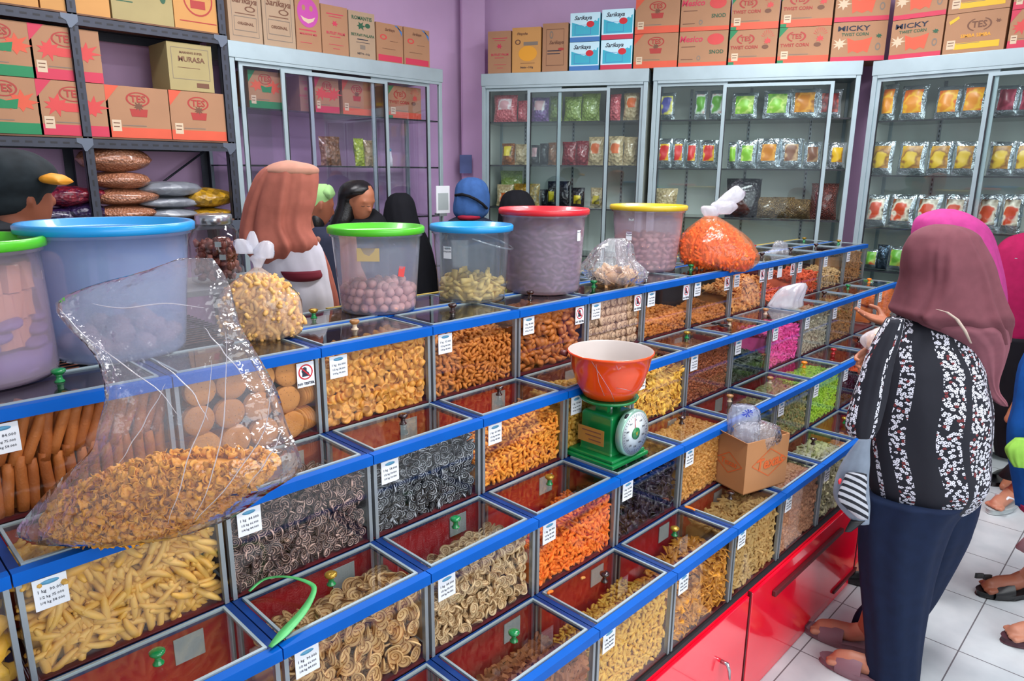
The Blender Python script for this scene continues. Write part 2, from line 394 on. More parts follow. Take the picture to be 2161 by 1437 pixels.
b = MB().tube([(0, 0, 0), (.0, -.02, 0), (.004, -.025, -.02), (.006, -.028, -.05)], [.006, .006, .005, .003]); b.build('key', STEEL, base, loc=(1.71-X0, -.012, .26))
MB().box(.9, XE-X0, .945, .96, 0, 1.262).build('back_panel', mat('yellow edge board', '#b9a03a', .5), base)

HV = {}
def bin_meshes(hb):
    if hb in HV: return HV[hb]
    d = {}
    d['front_glass'] = MB().box(.012, .308, 0, .003, .002, hb-.02).mesh(GL_FRONT)
    b = MB().box(.0012, .3188, -.009, .010, hb-.021, hb); d['rail'] = b.mesh(BLUE)
    d['side_rail'] = MB().box(.0012, .015, .010, .186, hb-.014, hb-.002).box(.305, .3188, .010, .186, hb-.014, hb-.002).box(.015, .305, .18, .186, hb-.014, hb-.002).mesh(DBLUE)
    d['posts'] = [MB().box(x, x+.008, -.002, .009, 0, hb-.02).mesh(ALU) for x in (.004, .308)]+[MB().box(x, x+.006, .172, .180, 0, hb-.02).mesh(ALU) for x in (.005, .309)]
    d['side_glass'] = MB().box(.002, .0035, .008, .18, .002, hb-.015).mesh(GL_FRONT)
    d['back_board'] = MB().box(.0, .32, .181, .1845, 0, hb-.014)
    d['floor_board'] = MB().box(0.001, .319, .002, .181, 0, .003)
    d['lid'] = MB().box(.021, .299, .017, .174, hb-.002, hb+.001).mesh(GL_LID)
    b = MB(); z0, z1 = hb-.003, hb+.0025
    b.box(.017, .303, .012, .018, z0, z1).box(.017, .303, .172, .177, z0, z1).box(.017, .022, .018, .172, z0, z1).box(.298, .303, .018, .172, z0, z1)
    d['lid_frame'] = b.mesh(ALUW)
    for nm in ('back_board', 'floor_board'): d[nm] = {m.name: d[nm].mesh(m) for m in (REDP, DRED, DARK)}
    HV[hb] = d; return d
def knob_mesh(m1, m2):
    b = MB(); b.lathe([(.009, 0), (.009, .002), (.006, .005), (.005, .011), (.007, .015)], n=16); b.cur = 1
    b.lathe([(.007, .014), (.012, .019), (.0125, .023), (.009, .0255), (.002, .026)], n=16); return b.mesh([m1, m2])
KG = mat('green glass knob', '#067a3c', .12, coat=.6); KB = mat('dark brown knob', '#2a0f0e', .15, coat=.6); KY = mat('gold knob rim', '#a8842f', .25, .6)
KW = mat('cream knob', '#cdb9a0', .4); KO = mat('orange knob', '#d97b12', .3); KR = mat('red knob', '#b3161c', .25, coat=.4); KT = mat('wooden knob top', '#9a6b3c', .4)
KN = {'g': (knob_mesh(KG, KY), 'green knob with gold rim'), 'G': (knob_mesh(KG, KG), 'green knob'), 'b': (knob_mesh(KB, KB), 'dark brown knob'), 'w': (knob_mesh(KW, KT), 'cream knob with wooden top'),
      's': (knob_mesh(STEEL, STEEL), 'steel knob'), 'o': (knob_mesh(KO, KO), 'orange knob'), 'r': (knob_mesh(KR, KR), 'red knob')}
CARD = MB().box(0, .046, -.0012, 0, 0, .052).mesh(WPAP)
b = MB()
b.rings([((.023, -.0014, .044), (.013, 0, 0), (0, 0, .0038)), ((.023, -.0015, .044), (.013, 0, 0), (0, 0, .0038))], 20); CLOGO = b.mesh(INKB)
TAGB = MB().box(0, .052, .178, .180, 0, .05).mesh(GPAP)
NT1 = MB().box(0, .042, -.0012, 0, 0, .056).mesh(WPAP)
def no_tester():
    b = MB(); c = (.021, -.0016, .034)
    for k in range(28):
        a0, a1 = 2*PI*k/28, 2*PI*(k+1)/28
        b.poly([(c[0]+r_*math.cos(a), c[1], c[2]+r_*math.sin(a)) for r_, a in ((.0145, a0), (.0175, a0), (.0175, a1), (.0145, a1))])
    s_ = math.sin(PI/4)*.016; b.poly([(c[0]-s_-.001, c[1]-.0004, c[2]+s_-.001), (c[0]-s_+.001, c[1]-.0004, c[2]+s_+.001), (c[0]+s_+.001, c[1]-.0004, c[2]-s_+.001), (c[0]+s_-.001, c[1]-.0004, c[2]-s_-.001)])
    d = MB(); d.poly([(.012, -.0015, .024), (.013, -.0015, .032), (.011, -.0015, .036), (.013, -.0015, .043), (.019, -.0015, .046), (.024, -.0015, .043), (.024, -.0015, .036), (.029, -.0015, .031), (.030, -.0015, .024)])
    return b.mesh(INKR), d.mesh(INK)
NTR, NTH = no_tester()
PRICES = ['90.000', '48.000', '75.000', '66.000', '58.000', '84.000']
BINS = {}
def make_bin(row, k, desc, knob='b', board=None, card=True, tester=False, tagcard=False, label=None, group=None, floorm=None):
    hb = HB[row]; d = bin_meshes(hb); x = X0+PIT_X*k; z = ROWZ[row]-hb; y = ROWY[row]
    o = empty('snack_bin', (x, y, z)); tag(o, label or desc, 'bin', group or 'glass snack bins on the stepped counter')
    for nm in ('front_glass', 'rail', 'side_rail', 'side_glass'):
        if row == 'R' and nm == 'front_glass': continue
        link(nm, d[nm], o)
    for p_ in d['posts']: link('post', p_, o)
    bm = board or (DARK if row in 'AR' else REDP)
    if row == 'R' : pass
    else: link('back_board', d['back_board'][bm.name], o)
    link('floor_board', d['floor_board'][(floorm or (DRED if row != 'R' else DARK)).name], o)
    l = link('lid', d['lid'], o); link('lid_frame', d['lid_frame'], l)
    if knob: kn = link('knob', KN[knob][0], l, loc=(.16, .1, hb+.001)); kn['label'] = KN[knob][1]
    if card:
        c = link('price_card', CARD, o, loc=(.024, -.0002, hb-.078)); link('logo', CLOGO, c)
        p = PRICES[(k*5+ord(row)) % 6]
        lettering('1 kg  '+p, .0075, INK, c, (.023, -.0016, .031), (PI/2, 0, 0)); lettering('1/2 kg '+PRICES[(k+2) % 6], .0062, INK, c, (.023, -.0016, .0205), (PI/2, 0, 0)); lettering('1/4 kg '+PRICES[(k+4) % 6], .0062, INK, c, (.023, -.0016, .011), (PI/2, 0, 0))
    if tester:
        c = link('warning_sticker', NT1, o, loc=(.262, -.0002, hb-.082)); link('prohibition_sign', NTR, c); link('head_silhouette', NTH, c); lettering('NO TESTER', .0078, INK, c, (.021, -.0016, .0075), (PI/2, 0, 0), bold=.0003)
    if tagcard: link('paper_tag', TAGB, o, loc=(.21, 0, hb-.075))
    BINS[(row, k)] = o; return o

def fill(row, k, s, l0, l1, back=.0, sp=.8, face=True, top=True, disc=False, bump=.01, depth=.16, both=False):
    """places for snack pieces against the glass and over the sloping top; level l0..l1 is the share of the bin height"""
    hb = HB[row]; x = X0+PIT_X*k+.014; z0 = ROWZ[row]-hb+.004; y0 = ROWY[row]+.004; W = .29; Hh = hb-.03; rs = np.random.RandomState(k*17+ord(row)); ph = rs.rand(3)*6
    def lev(u, v): return Hh*min(1., max(.04, l0+(l1-l0)*u+back*v))+bump*(math.sin(u*9+ph[0])*.5+math.sin(v*6+u*4+ph[1])*.4)
    P = []
    st = s*sp
    def eul(fr):
        if disc:
            if fr: return (PI/2+rs.randn()*.5, rs.rand()*6.3, rs.randn()*.55) if rs.rand() < .8 else tuple(rs.rand(3)*6.3)
            return (rs.randn()*.5, rs.randn()*.5, rs.rand()*6.3)
        if fr: return (rs.randn()*.4, rs.rand()*6.3 if rs.rand() < .5 else rs.randn()*.9, rs.randn()*.35)
        return (rs.randn()*.35, rs.randn()*.35, rs.rand()*6.3)
    if face:
        zz = s*.42
        j = 0
        while zz < hb:
            nx = max(1, int(W/st))
            for i in range(nx):
                u = (i+.5+(.25 if j % 2 else -.25)+rs.randn()*.14)/nx; u = min(max(u, .02), .98); zq = zz+rs.randn()*s*.1
                if zq < lev(u, 0)-s*.25: P.append(((x+W*min(max(u, s*.45/W), 1-s*.45/W), y0+s*(.36+.5*rs.rand()), z0+min(zq, Hh-s*.3)), eul(True), .85+.3*rs.rand()))
            zz += st*.86; j += 1
    if top:
        ny = max(1, int(depth/st/1.05)); nx = max(1, int(W/st/1.05))
        for j in range(ny):
            for i in range(nx):
                u = min(max((i+.5+rs.randn()*.2)/nx, .03), .97); v = min(max((j+.6+rs.randn()*.2)/ny, .02), .97)
                P.append(((x+W*min(max(u, s*.45/W), 1-s*.45/W), y0+s*.4+(depth-s*.8)*v, z0+min(lev(u, v), Hh)+rs.randn()*s*.08), eul(False), .85+.3*rs.rand()))
    # the heap under them
    def fn(u, v): return (x+W*(.01+.98*u), y0+s*1.45+(depth-s*1.45)*v, z0+max(.004, min(lev(u, v), Hh)-s*1.0))
    V, F_ = quad_grid(fn, 14, 7); n0 = len(V); nu, nv = 14, 7
    bd = [i for i in range(nu)]+[j*nu+nu-1 for j in range(1, nv)]+[(nv-1)*nu+i for i in range(nu-2, -1, -1)]+[j*nu for j in range(nv-2, 0, -1)]
    V2 = V+[(V[i][0], V[i][1], z0) for i in bd]; m_ = len(bd)
    F2 = F_+[(bd[(i+1) % m_], bd[i], n0+i, n0+(i+1) % m_) for i in range(m_)]
    return P, (np.array(V2), np.array(tri(F2)))
def heap(name, core, m, **k):
    V, F_ = core; return link(name, np_mesh(V, F_, m, np.zeros_like(V), smooth=False), **k)
def thin(P, n):
    if len(P) <= n: return P
    idx = sorted(random.sample(range(len(P)), n)); return [P[i] for i in idx]

# snack materials
M_STK = snack('yellow fried stick', '#c98f2e', '#e0b25a', .5)
M_LONG = snack('brown baked stick', '#964a1a', '#c07032', .6, .9)
M_BISC = snack('round biscuit', '#b0682a', '#cc8a44', .7, .4, pattern='pits', p1=(0, '#7a4520'))
M_RING = snack('golden shell cookie', '#c67a22', '#e6a548', .5, pattern='edge', p1=(.02, '#b5651a'))
M_CURL = snack('brown curly cracker', '#a9581a', '#cf8030', .6, .6)
M_ALM = snack('brown shell cookie', '#9c4f18', '#c9762a', .5)
M_ROLL = snack('beige rolled cookie', '#b99374', '#d3b294', .7, pattern='spiral', p1=(.011, '#86664c', .86))
M_SPD = snack('dark spiral cracker', '#2e1a1c', '#3d2427', .45, pattern='spiral', p1=(.0042, '#c7a497', .82))
M_SPB = snack('black spiral cracker', '#17171c', '#26262d', .4, pattern='spiral', p1=(.0046, '#b8bcc4', .87))
M_SPL = snack('pale spiral cracker', '#cf9d62', '#e6bf86', .55, pattern='spiral', p1=(.0058, '#96602c', .82))
M_SPS = snack('small pale spiral cracker', '#cba878', '#e3c69a', .55, pattern='spiral', p1=(.0044, '#93683c', .84))
M_ORS = snack('orange crumbed stick', '#e07d18', '#f5a63c', .7, .8)
M_ORG = snack('bright orange snack', '#f0640a', '#ff8c28', .7, .8)
M_YEL = snack('yellow cracker stick', '#d89a2a', '#f0c050', .6, .6)
M_MEL = snack('flat yellow cracker', '#c58a26', '#dfb24e', .5)
M_BRN = snack('brown nugget', '#6e3219', '#a4582c', .5, .6)
M_TAN = snack('tan nut', '#bd7c34', '#dda255', .5, .5)
M_GRN = snack('green shell snack', '#4f7a44', '#b49a5c', .5, .6)
M_LIME = snack('lime stick', '#8fc41e', '#b4e03a', .6, .6)
M_PINK = snack('pink stick', '#e0358f', '#ff62b4', .6, .6)
M_GREY = snack('grey beige stick', '#a39a80', '#cfc7ad', .7, .6)
M_BRL = snack('brown roll chip', '#8c5a2c', '#bb8346', .6, .6)
M_NUT = snack('brown square cracker', '#8a4a26', '#bc7440', .6, .6)
M_AMB = snack('amber shard', '#b8701a', '#e09a30', .45, .4)
M_TST = snack('tan cracker stick', '#b58a48', '#d6b070', .6, .6)
M_PKB = snack('pinkish brown cracker', '#b97a58', '#d39a74', .6, .8)
M_WHT = snack('pale mixed cracker', '#c9bfae', '#dcd39a', .6, .6)
M_PUR = snack('purple black chip', '#1c1420', '#3a2c3e', .25, .8)
M_DKG = snack('dark seaweed bit', '#14201a', '#2c3a28', .5, .8)
M_ORC = snack('orange chip', '#d0813a', '#eda95c', .6, .6)
M_RDO = snack('red orange stick', '#c33a12', '#e8602a', .6, .6)
M_BGE = snack('beige curl', '#a98350', '#c9a570', .6, .6)
M_YCH = snack('yellow square chip', '#d69a1c', '#edb83a', .5, .5)

tk = lambda L, r, c=0., t=.5, w_=0., n=6, m=6: T_stick(L, r, c, t, n, m, w_)
TP = {
 'stick': [tk(.056, .0072, .1, .45), tk(.046, .0078, .18, .5, n=6), tk(.062, .0068, -.07, .4, .03)],
 'long': [tk(.10, .0105, .01, .9, .012, 7), tk(.092, .0098, -.01, .9, -.01, 7)],
 'ring': [T_disc(.0125, .009, .004, 12, .55), T_disc(.0115, .011, .005, 12, 0)],
 'alm': [T_ball(.0185, .014, .0085, .03, 10, 6, 3, 1), T_ball(.0165, .014, .009, .03, 10, 6, 4)],
 'spiral': [T_disc(.0125, .0035, .004, 14), T_disc(.0105, .004, .006, 14)],
 'spiralL': [T_disc(.019, .003, .005, 16), T_disc(.015, .003, .007, 14)],
 'curl': [tk(.026, .0048, .2, .7, .06), tk(.02, .005, -.15, .7, .05)],
 'nugget': [T_ball(.011, .008, .007, .16, 7, 5, 5), T_ball(.009, .008, .006, .18, 7, 5, 6)],
 'small': [T_ball(.0085, .0055, .005, .12, 6, 4, 7), T_ball(.0075, .006, .0045, .12, 6, 4, 8)],
 'nut': [T_ball(.0105, .0075, .0055, .06, 7, 5, 9), T_ball(.009, .008, .005, .06, 7, 5, 10)],
 'thin': [tk(.034, .0044, .015, .95, n=6, m=4), tk(.028, .0046, -.01, .95, n=6, m=4)],
 'shred': [tk(.024, .0042, .14, .6, .05, 5, 5), tk(.02, .0045, -.1, .6, .05, 5, 5)],
 'chip': [T_chip(.026, .022, .0022, .005, 4, 1), T_chip(.022, .02, .0022, .006, 4, 2)],
 'bigchip': [T_chip(.05, .042, .0025, .007, 5, 3), T_chip(.042, .045, .0025, .009, 5, 4)],
 'shard': [T_chip(.04, .014, .0025, .004, 4, 5), T_chip(.03, .018, .0022, .005, 4, 6)],
 'cube': [T_chip(.018, .015, .006, .002, 3, 7), T_chip(.02, .012, .006, .002, 3, 8)],
}
# row, bin: description, knob, snack name, material, template, size, levels l0 l1 back, things?, disc?
T_ = {'A': 'top tier', 'B': 'second tier from the top', 'C': 'third tier from the top', 'D': 'lowest tier'}
SPEC = [
 ('A', 0, 'long brown baked sticks', 'G', None), ('A', 1, 'round pricked biscuits', 'b', None),
 ('A', 2, 'golden cup shaped cookies', 'w', ('golden_cookie', 'small golden cup shaped cookie', M_RING, 'ring', .022, .82, 1., .0, True, True)),
 ('A', 3, 'curly brown crackers', 'b', ('curly_cracker', 'curly brown cracker bits', M_CURL, 'curl', .019, .72, .78, .12, False, False)),
 ('A', 4, 'brown almond shaped cookies', 'b', ('almond_cookie', 'brown almond shaped cookie', M_ALM, 'alm', .03, .95, 1., .0, True, False)),
 ('A', 5, 'beige rolled cookies', 'G', None),
 ('A', 6, 'a low layer of brown nuggets', 's', ('cracker_nuggets', 'brown cracker nuggets', M_CURL, 'nugget', .018, .22, .36, .05, False, False)),
 ('A', 7, 'brown bits and a blue plastic scrap', 'G', ('cracker_crumbs', 'brown cracker crumbs', M_CURL, 'nugget', .018, .14, .22, .1, False, False)),
 ('A', 8, 'pale orange chips', None, ('cracker_chips', 'pale orange cracker chips', M_ORC, 'chip', .024, .42, .75, .1, False, True)),
 ('A', 9, 'a few chips under two price cards', 'b', ('cracker_scraps', 'dull red cracker scraps', M_RDO, 'thin', .024, .06, .1, .3, False, False)),
 ('A', 10, 'red orange sticks', 'b', ('cracker_sticks', 'red orange cracker sticks', M_RDO, 'thin', .02, .5, .5, .1, False, False)),
 ('A', 11, 'beige curls', 'b', ('cracker_curls', 'beige curled crackers', M_BGE, 'curl', .02, .36, .4, .1, False, False)),
 ('A', 12, 'wrapped brown bread sticks', 'g', ('bread_sticks', 'brown bread sticks', M_BRL, 'thin', .022, .9, .9, 0, False, False)),
 ('B', -1, 'large yellow square chips', 'b', ('square_chips', 'large yellow square chips', M_YCH, 'bigchip', .04, .8, .9, 0, False, True)),
 ('B', 0, 'yellow curved cracker sticks', 'g', ('cracker_stick', 'yellow curved cracker stick', M_STK, 'stick', .024, .9, 1., .0, True, False)),
 ('B', 1, 'dark brown spiral crackers', 'b', ('dark_spiral_cracker', 'small dark brown cracker with a pale spiral', M_SPD, 'spiral', .0205, .86, .9, -.1, True, True)),
 ('B', 2, 'black spiral crackers', 'b', ('black_spiral_cracker', 'small black cracker with a silvery spiral', M_SPB, 'spiral', .0215, .62, .95, -.2, True, True)),
 ('B', 3, 'orange crumbed sticks heaped to the right', 'b', ('crumbed_sticks', 'orange crumbed cracker sticks', M_ORS, 'shred', .0165, .28, .82, .05, False, False)),
 ('B', 4, 'flat yellow melinjo crackers', None, ('flat_crackers', 'flat yellow oval crackers', M_MEL, 'nut', .019, .9, .95, 0, False, True)),
 ('B', 5, 'yellow potato like chips', None, ('curled_chips', 'yellow curled chips', M_YEL, 'chip', .019, .6, .82, .1, False, True)),
 ('B', 6, 'small dark brown nuts', 'g', ('brown_nuts', 'small dark brown nuts', M_BRN, 'small', .0125, .92, .95, 0, False, False)),
 ('B', 7, 'dark seaweed bits under a pink glow', 'w', ('seaweed_bits', 'dark green seaweed bits', M_DKG, 'shard', .02, .3, .34, .1, False, False)),
 ('B', 8, 'bright pink cracker sticks', 'w', ('pink_sticks', 'bright pink cracker sticks', M_PINK, 'thin', .017, .78, .85, .0, False, False)),
 ('B', 9, 'grey beige cracker sticks', 's', ('grey_sticks', 'grey beige cracker sticks', M_GREY, 'thin', .017, .9, 1., 0, False, False)),
 ('B', 10, 'brown rolled chips', 'b', ('rolled_chips', 'brown rolled chips', M_BRL, 'thin', .02, .8, .92, 0, False, False)),
 ('B', 11, 'hardly anything, the red board showing', 'G', None),
 ('B', 12, 'orange snacks in a plastic liner', 'o', ('orange_snacks', 'orange snacks in a liner', M_ORG, 'nugget', .018, .6, .9, 0, False, False)),
 ('C', -1, 'small brown chips', 'G', ('brown_chips', 'brown chips', M_CURL, 'chip', .022, .1, .1, 0, False, True)),
 ('C', 0, 'only a few brown chips', 'G', ('brown_chips', 'few brown chips in the nearly empty bin', M_ORC, 'chip', .022, .02, .16, -.1, False, True)),
 ('C', 1, 'large pale spiral crackers', 'g', ('large_spiral_cracker', 'large pale cracker with a brown spiral', M_SPL, 'spiralL', .03, .85, 1., -.15, True, True)),
 ('C', 2, 'small pale spiral crackers', 'G', ('pale_spiral_cracker', 'small pale cracker with a thin brown spiral', M_SPS, 'spiral', .0215, .75, 1., -.22, True, True)),
 ('C', 3, 'bright orange snacks', 'g', ('orange_snacks', 'bright orange knobbly snacks', M_ORG, 'shred', .0165, .56, .82, -.2, False, False)),
 ('C', 4, 'purple black chips below the kitchen scale', None, ('purple_chips', 'glossy purple black chips', M_PUR, 'chip', .024, .5, .9, 0, False, True)),
 ('C', 5, 'tan nuts', 'b', ('tan_nuts', 'tan nuts', M_TAN, 'nut', .0155, .95, 1., 0, False, False)),
 ('C', 6, 'green crackers behind the open carton', 'w', ('green_crackers', 'dark green crackers', M_GRN, 'nut', .017, .4, .5, 0, False, False)),
 ('C', 7, 'green and cream shell snacks', 'w', ('shell_snacks', 'green and cream shell snacks', M_GRN, 'nut', .0165, .82, .98, 0, False, False)),
 ('C', 8, 'lime green cracker sticks', 'o', ('lime_sticks', 'lime green cracker sticks', M_LIME, 'shred', .0145, .9, .98, 0, False, False)),
 ('C', 9, 'black wrapped sweets', 'r', ('black_sweets', 'black wrapped sweets', M_PUR, 'chip', .024, .5, .5, .1, False, True)),
 ('C', 10, 'dull red crackers beside the flowered blouse', 'b', ('red_crackers', 'dull red crackers', M_RDO, 'nugget', .018, .3, .3, 0, False, False)),
 ('C', 11, 'brown crackers behind the flowered blouse', 'b', ('brown_crackers', 'brown crackers', M_BRN, 'nugget', .02, .5, .5, 0, False, False)),
 ('D', 1, 'clear glass with a bare floor, at the bottom of the view', 'b', None),
 ('D', 2, 'brown square crackers', 'G', ('square_cracker', 'small brown square cracker', M_NUT, 'cube', .0175, .78, .85, -.12, True, True)),
 ('D', 3, 'bright yellow cracker sticks', 'b', ('yellow_sticks', 'bright yellow cracker sticks', M_YEL, 'shred', .0165, .72, .95, -.25, False, False)),
 ('D', 4, 'amber cracker shards', 'g', ('amber_shards', 'amber cracker shards', M_AMB, 'shard', .02, .42, .85, -.1, False, False)),
 ('D', 5, 'tan cracker sticks', 'b', ('tan_sticks', 'tan cracker sticks', M_TST, 'thin', .0185, .88, .95, 0, False, False)),
 ('D', 6, 'pinkish brown crackers', None, ('pinkish_crackers', 'pinkish brown crackers', M_PKB, 'nugget', .0155, .92, .98, 0, False, False)),
 ('D', 7, 'pale mixed crackers', 'b', ('pale_crackers', 'pale mixed crackers', M_WHT, 'chip', .022, .9, .96, 0, False, True)),
 ('D', 8, 'small orange balls', 'g', ('orange_balls', 'small orange cracker balls', M_ORC, 'nugget', .018, .6, .65, 0, False, False)),
 ('D', 9, 'dim brown crackers beside the flowered blouse', 'b', ('brown_crackers', 'dim brown crackers', M_BRN, 'nugget', .02, .6, .6, 0, False, False)),
 ('D', 10, 'yellow crackers behind the flowered blouse', 'b', ('yellow_crackers', 'yellow crackers', M_YEL, 'nugget', .02, .6, .6, 0, False, False)),
]
for row, k, desc, knob, sp_ in SPEC:
    lab = 'glass snack bin holding %s, %s' % (desc, T_[row])
    if len(lab.split()) > 16: lab = 'glass snack bin holding %s' % desc
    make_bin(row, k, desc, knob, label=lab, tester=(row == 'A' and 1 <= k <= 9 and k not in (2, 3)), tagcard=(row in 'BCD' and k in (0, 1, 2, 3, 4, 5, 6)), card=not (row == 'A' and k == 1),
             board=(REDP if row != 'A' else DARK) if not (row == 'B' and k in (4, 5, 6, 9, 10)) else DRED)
    if sp_:
        nm, what, m, tp, s, l0, l1, bk, things, dsc = sp_
        P, core = fill(row, k, s, l0, l1, bk, .7, disc=dsc)
        if things:
            nf = len(fill(row, k, s, l0, l1, bk, .7, disc=dsc, top=False)[0]); Pt = P[nf:]; P = P[:nf] if nf <= 300 else thin(P[:nf], 300); P = P+thin(Pt, 300-len(P))
            scatter_things(nm, TP[tp], P, m, smooth=(tp != 'cube'), label=what+' in its '+T_[row].split(' from')[0]+' bin', cat='cracker' if 'cookie' not in nm else 'cookie', group=desc)
            B_ = [((p[0]+s*.4, min(p[1]+s*.75, ROWY[row]+.15), p[2]-s*.1), (e[0]+1., e[1]+.7, e[2]+2.), sc_) for p, e, sc_ in fill(row, k, s, l0, l1, bk, .7, disc=dsc, top=False)[0] if p[0] < X0+PIT_X*(k+1)-.012-s*.9]
            B_ += [((p[0], p[1], p[2]-s*.35), (e[0]+.6, e[1]+.4, e[2]+1.), sc_) for p, e, sc_ in Pt]
            scatter_stuff(nm+'_heap', TP[tp], B_, m, smooth=(tp != 'cube'), core=core, label='lower layer of '+desc+' beneath the front ones', cat='snack heap', kind='stuff')
        else:
            P2, _ = fill(row, k, s, l0, l1, bk, .62, disc=dsc)
            scatter_stuff(nm, TP[tp], P2, m, core=core, label=what+' heaped in a '+T_[row].split(' from')[0]+' bin', cat='snacks', kind='stuff')
# extra price card beside the first on the nearly empty top bin
c = link('price_card', CARD, BINS[('A', 9)], loc=(.12, -.0002, .122)); link('logo', CLOGO, c)
# the back row of lids behind the top tier
RDESC = {2: 'golden cookie', 3: 'curly cracker', 4: 'almond cookie', 5: 'rolled cookie', 6: 'low nugget', 7: 'brown crumb', 8: 'orange chip', 9: 'two card', 10: 'red stick', 11: 'beige curl', 12: 'bread stick'}
for k, dn in RDESC.items():
    make_bin('R', k, dn, {2: 'g', 3: 'b', 4: 'b', 5: 'G', 6: 's', 7: 'G', 8: 'b', 9: 'b', 10: 'r', 11: 'b', 12: 'g'}[k], card=False, label='glass lidded bin behind the top tier %s bin' % dn, group='back row of glass bins')
    if k in (2, 3, 4, 5, 7, 8, 11):
        P, core = fill('R', k, .022, .35, .45, .0, .8, face=False)
        scatter_stuff('cracker_bits', TP['nugget'], P, M_CURL if k % 2 else M_BGE, core=core, label='dim crackers in the back bin behind the %s bin' % dn, cat='snacks', kind='stuff')

# A0: long sticks standing in two tiers
G_ = 'long brown baked sticks standing in the first top tier bin'
ms = [np_mesh(V, F_, M_LONG) for V, F_ in TP['long']]
rs = np.random.RandomState(3)
for t_ in range(2):
    for j in range(3 if t_ else 2):
        for i in range(15):
            x = X0+.026+i*.0192+rs.randn()*.001; 
            o = bpy.data.objects.new('baked_stick', ms[i % 2]); C.objects.link(o)
            o.location = (x+(.01 if t_ else 0), 1.392+j*.03+rs.rand()*.004, 1.061+.05+t_*.085+rs.randn()*.003); o.rotation_euler = (rs.randn()*.05, PI/2+(.33 if t_ else .06)+rs.randn()*.05, 0)
            tag(o, 'long brown baked stick standing behind the top tier glass', 'stick', G_)
# A1: round biscuits stacked in columns, some flat against the glass
BM = np_mesh(*T_disc(.032, .0055, 0, 28), M_BISC, smooth=True); G_ = 'round pricked biscuits stacked in the top tier bin'
x1 = X0+PIT_X+.014
for c_ in range(4):
    for r_ in range(3):
        for j in range(3):
            o = bpy.data.objects.new('round_biscuit', BM); C.objects.link(o); o.location = (x1+.034+c_*.0635+(.0 if r_ % 2 else .008), 1.379+j*.0062, 1.062+.034+r_*.0605); o.rotation_euler = (PI/2+rs.randn()*.03, rs.rand()*6, rs.randn()*.03)
            tag(o, 'round pricked biscuit facing the glass', 'biscuit', G_)
for r_ in range(3):
    for j in range(5):
        o = bpy.data.objects.new('round_biscuit', BM); C.objects.link(o); o.location = (x1+.257+j*.0068, 1.405+.002*j, 1.062+.033+r_*.0605); o.rotation_euler = (0, PI/2-.12+rs.randn()*.03, .5)
        tag(o, 'round pricked biscuit on edge by the bin corner post', 'biscuit', 'biscuits on edge in the top tier bin')
# A5: rolled cookies, ends to the glass
RM = np_mesh(*T_disc(.0158, .022, 0, 18), M_ROLL); x1 = X0+PIT_X*5+.014
for r_ in range(6):
    for i in range(9):
        o = bpy.data.objects.new('rolled_cookie', RM); C.objects.link(o); o.location = (x1+.019+i*.0316+(.0 if r_ % 2 else .002), 1.390+rs.rand()*.005, 1.061+.019+r_*.0283); o.rotation_euler = (PI/2+rs.randn()*.05, rs.rand()*6, rs.randn()*.05)
        tag(o, 'beige rolled cookie with its coiled end to the glass', 'cookie', 'beige rolled cookies in the top tier bin')
# loose crumbs on the rails
for i, (px, py, z, m) in enumerate(((1228, 1041+240-0, .68, M_TAN), (1082, 1332, .70, M_TAN))): pass
def crumb(px, py, z, m, lab, L=.02):
    p = at(px, py, z=z); V, F_ = tk(L, .004, .15, .7); o = link('cracker_crumb', np_mesh(V, F_, m), loc=tuple(p)); o.rotation_euler = (0, .2, .5+px)
    return tag(o, lab, 'crumb')
crumb(1456, 1073, .675, M_ORG, 'orange crumb on the divider left of the open carton', .03)
crumb(1162, 1250, .672, M_ORG, 'small orange crumb on the rail below the bright orange snacks')
crumb(1231, 1220, .672, M_TAN, 'pinkish crumb on the lid edge below the bright orange snacks', .014)
crumb(1081, 1333, .674, M_TAN, 'tan crumb on the lid of the brown square crackers', .018)
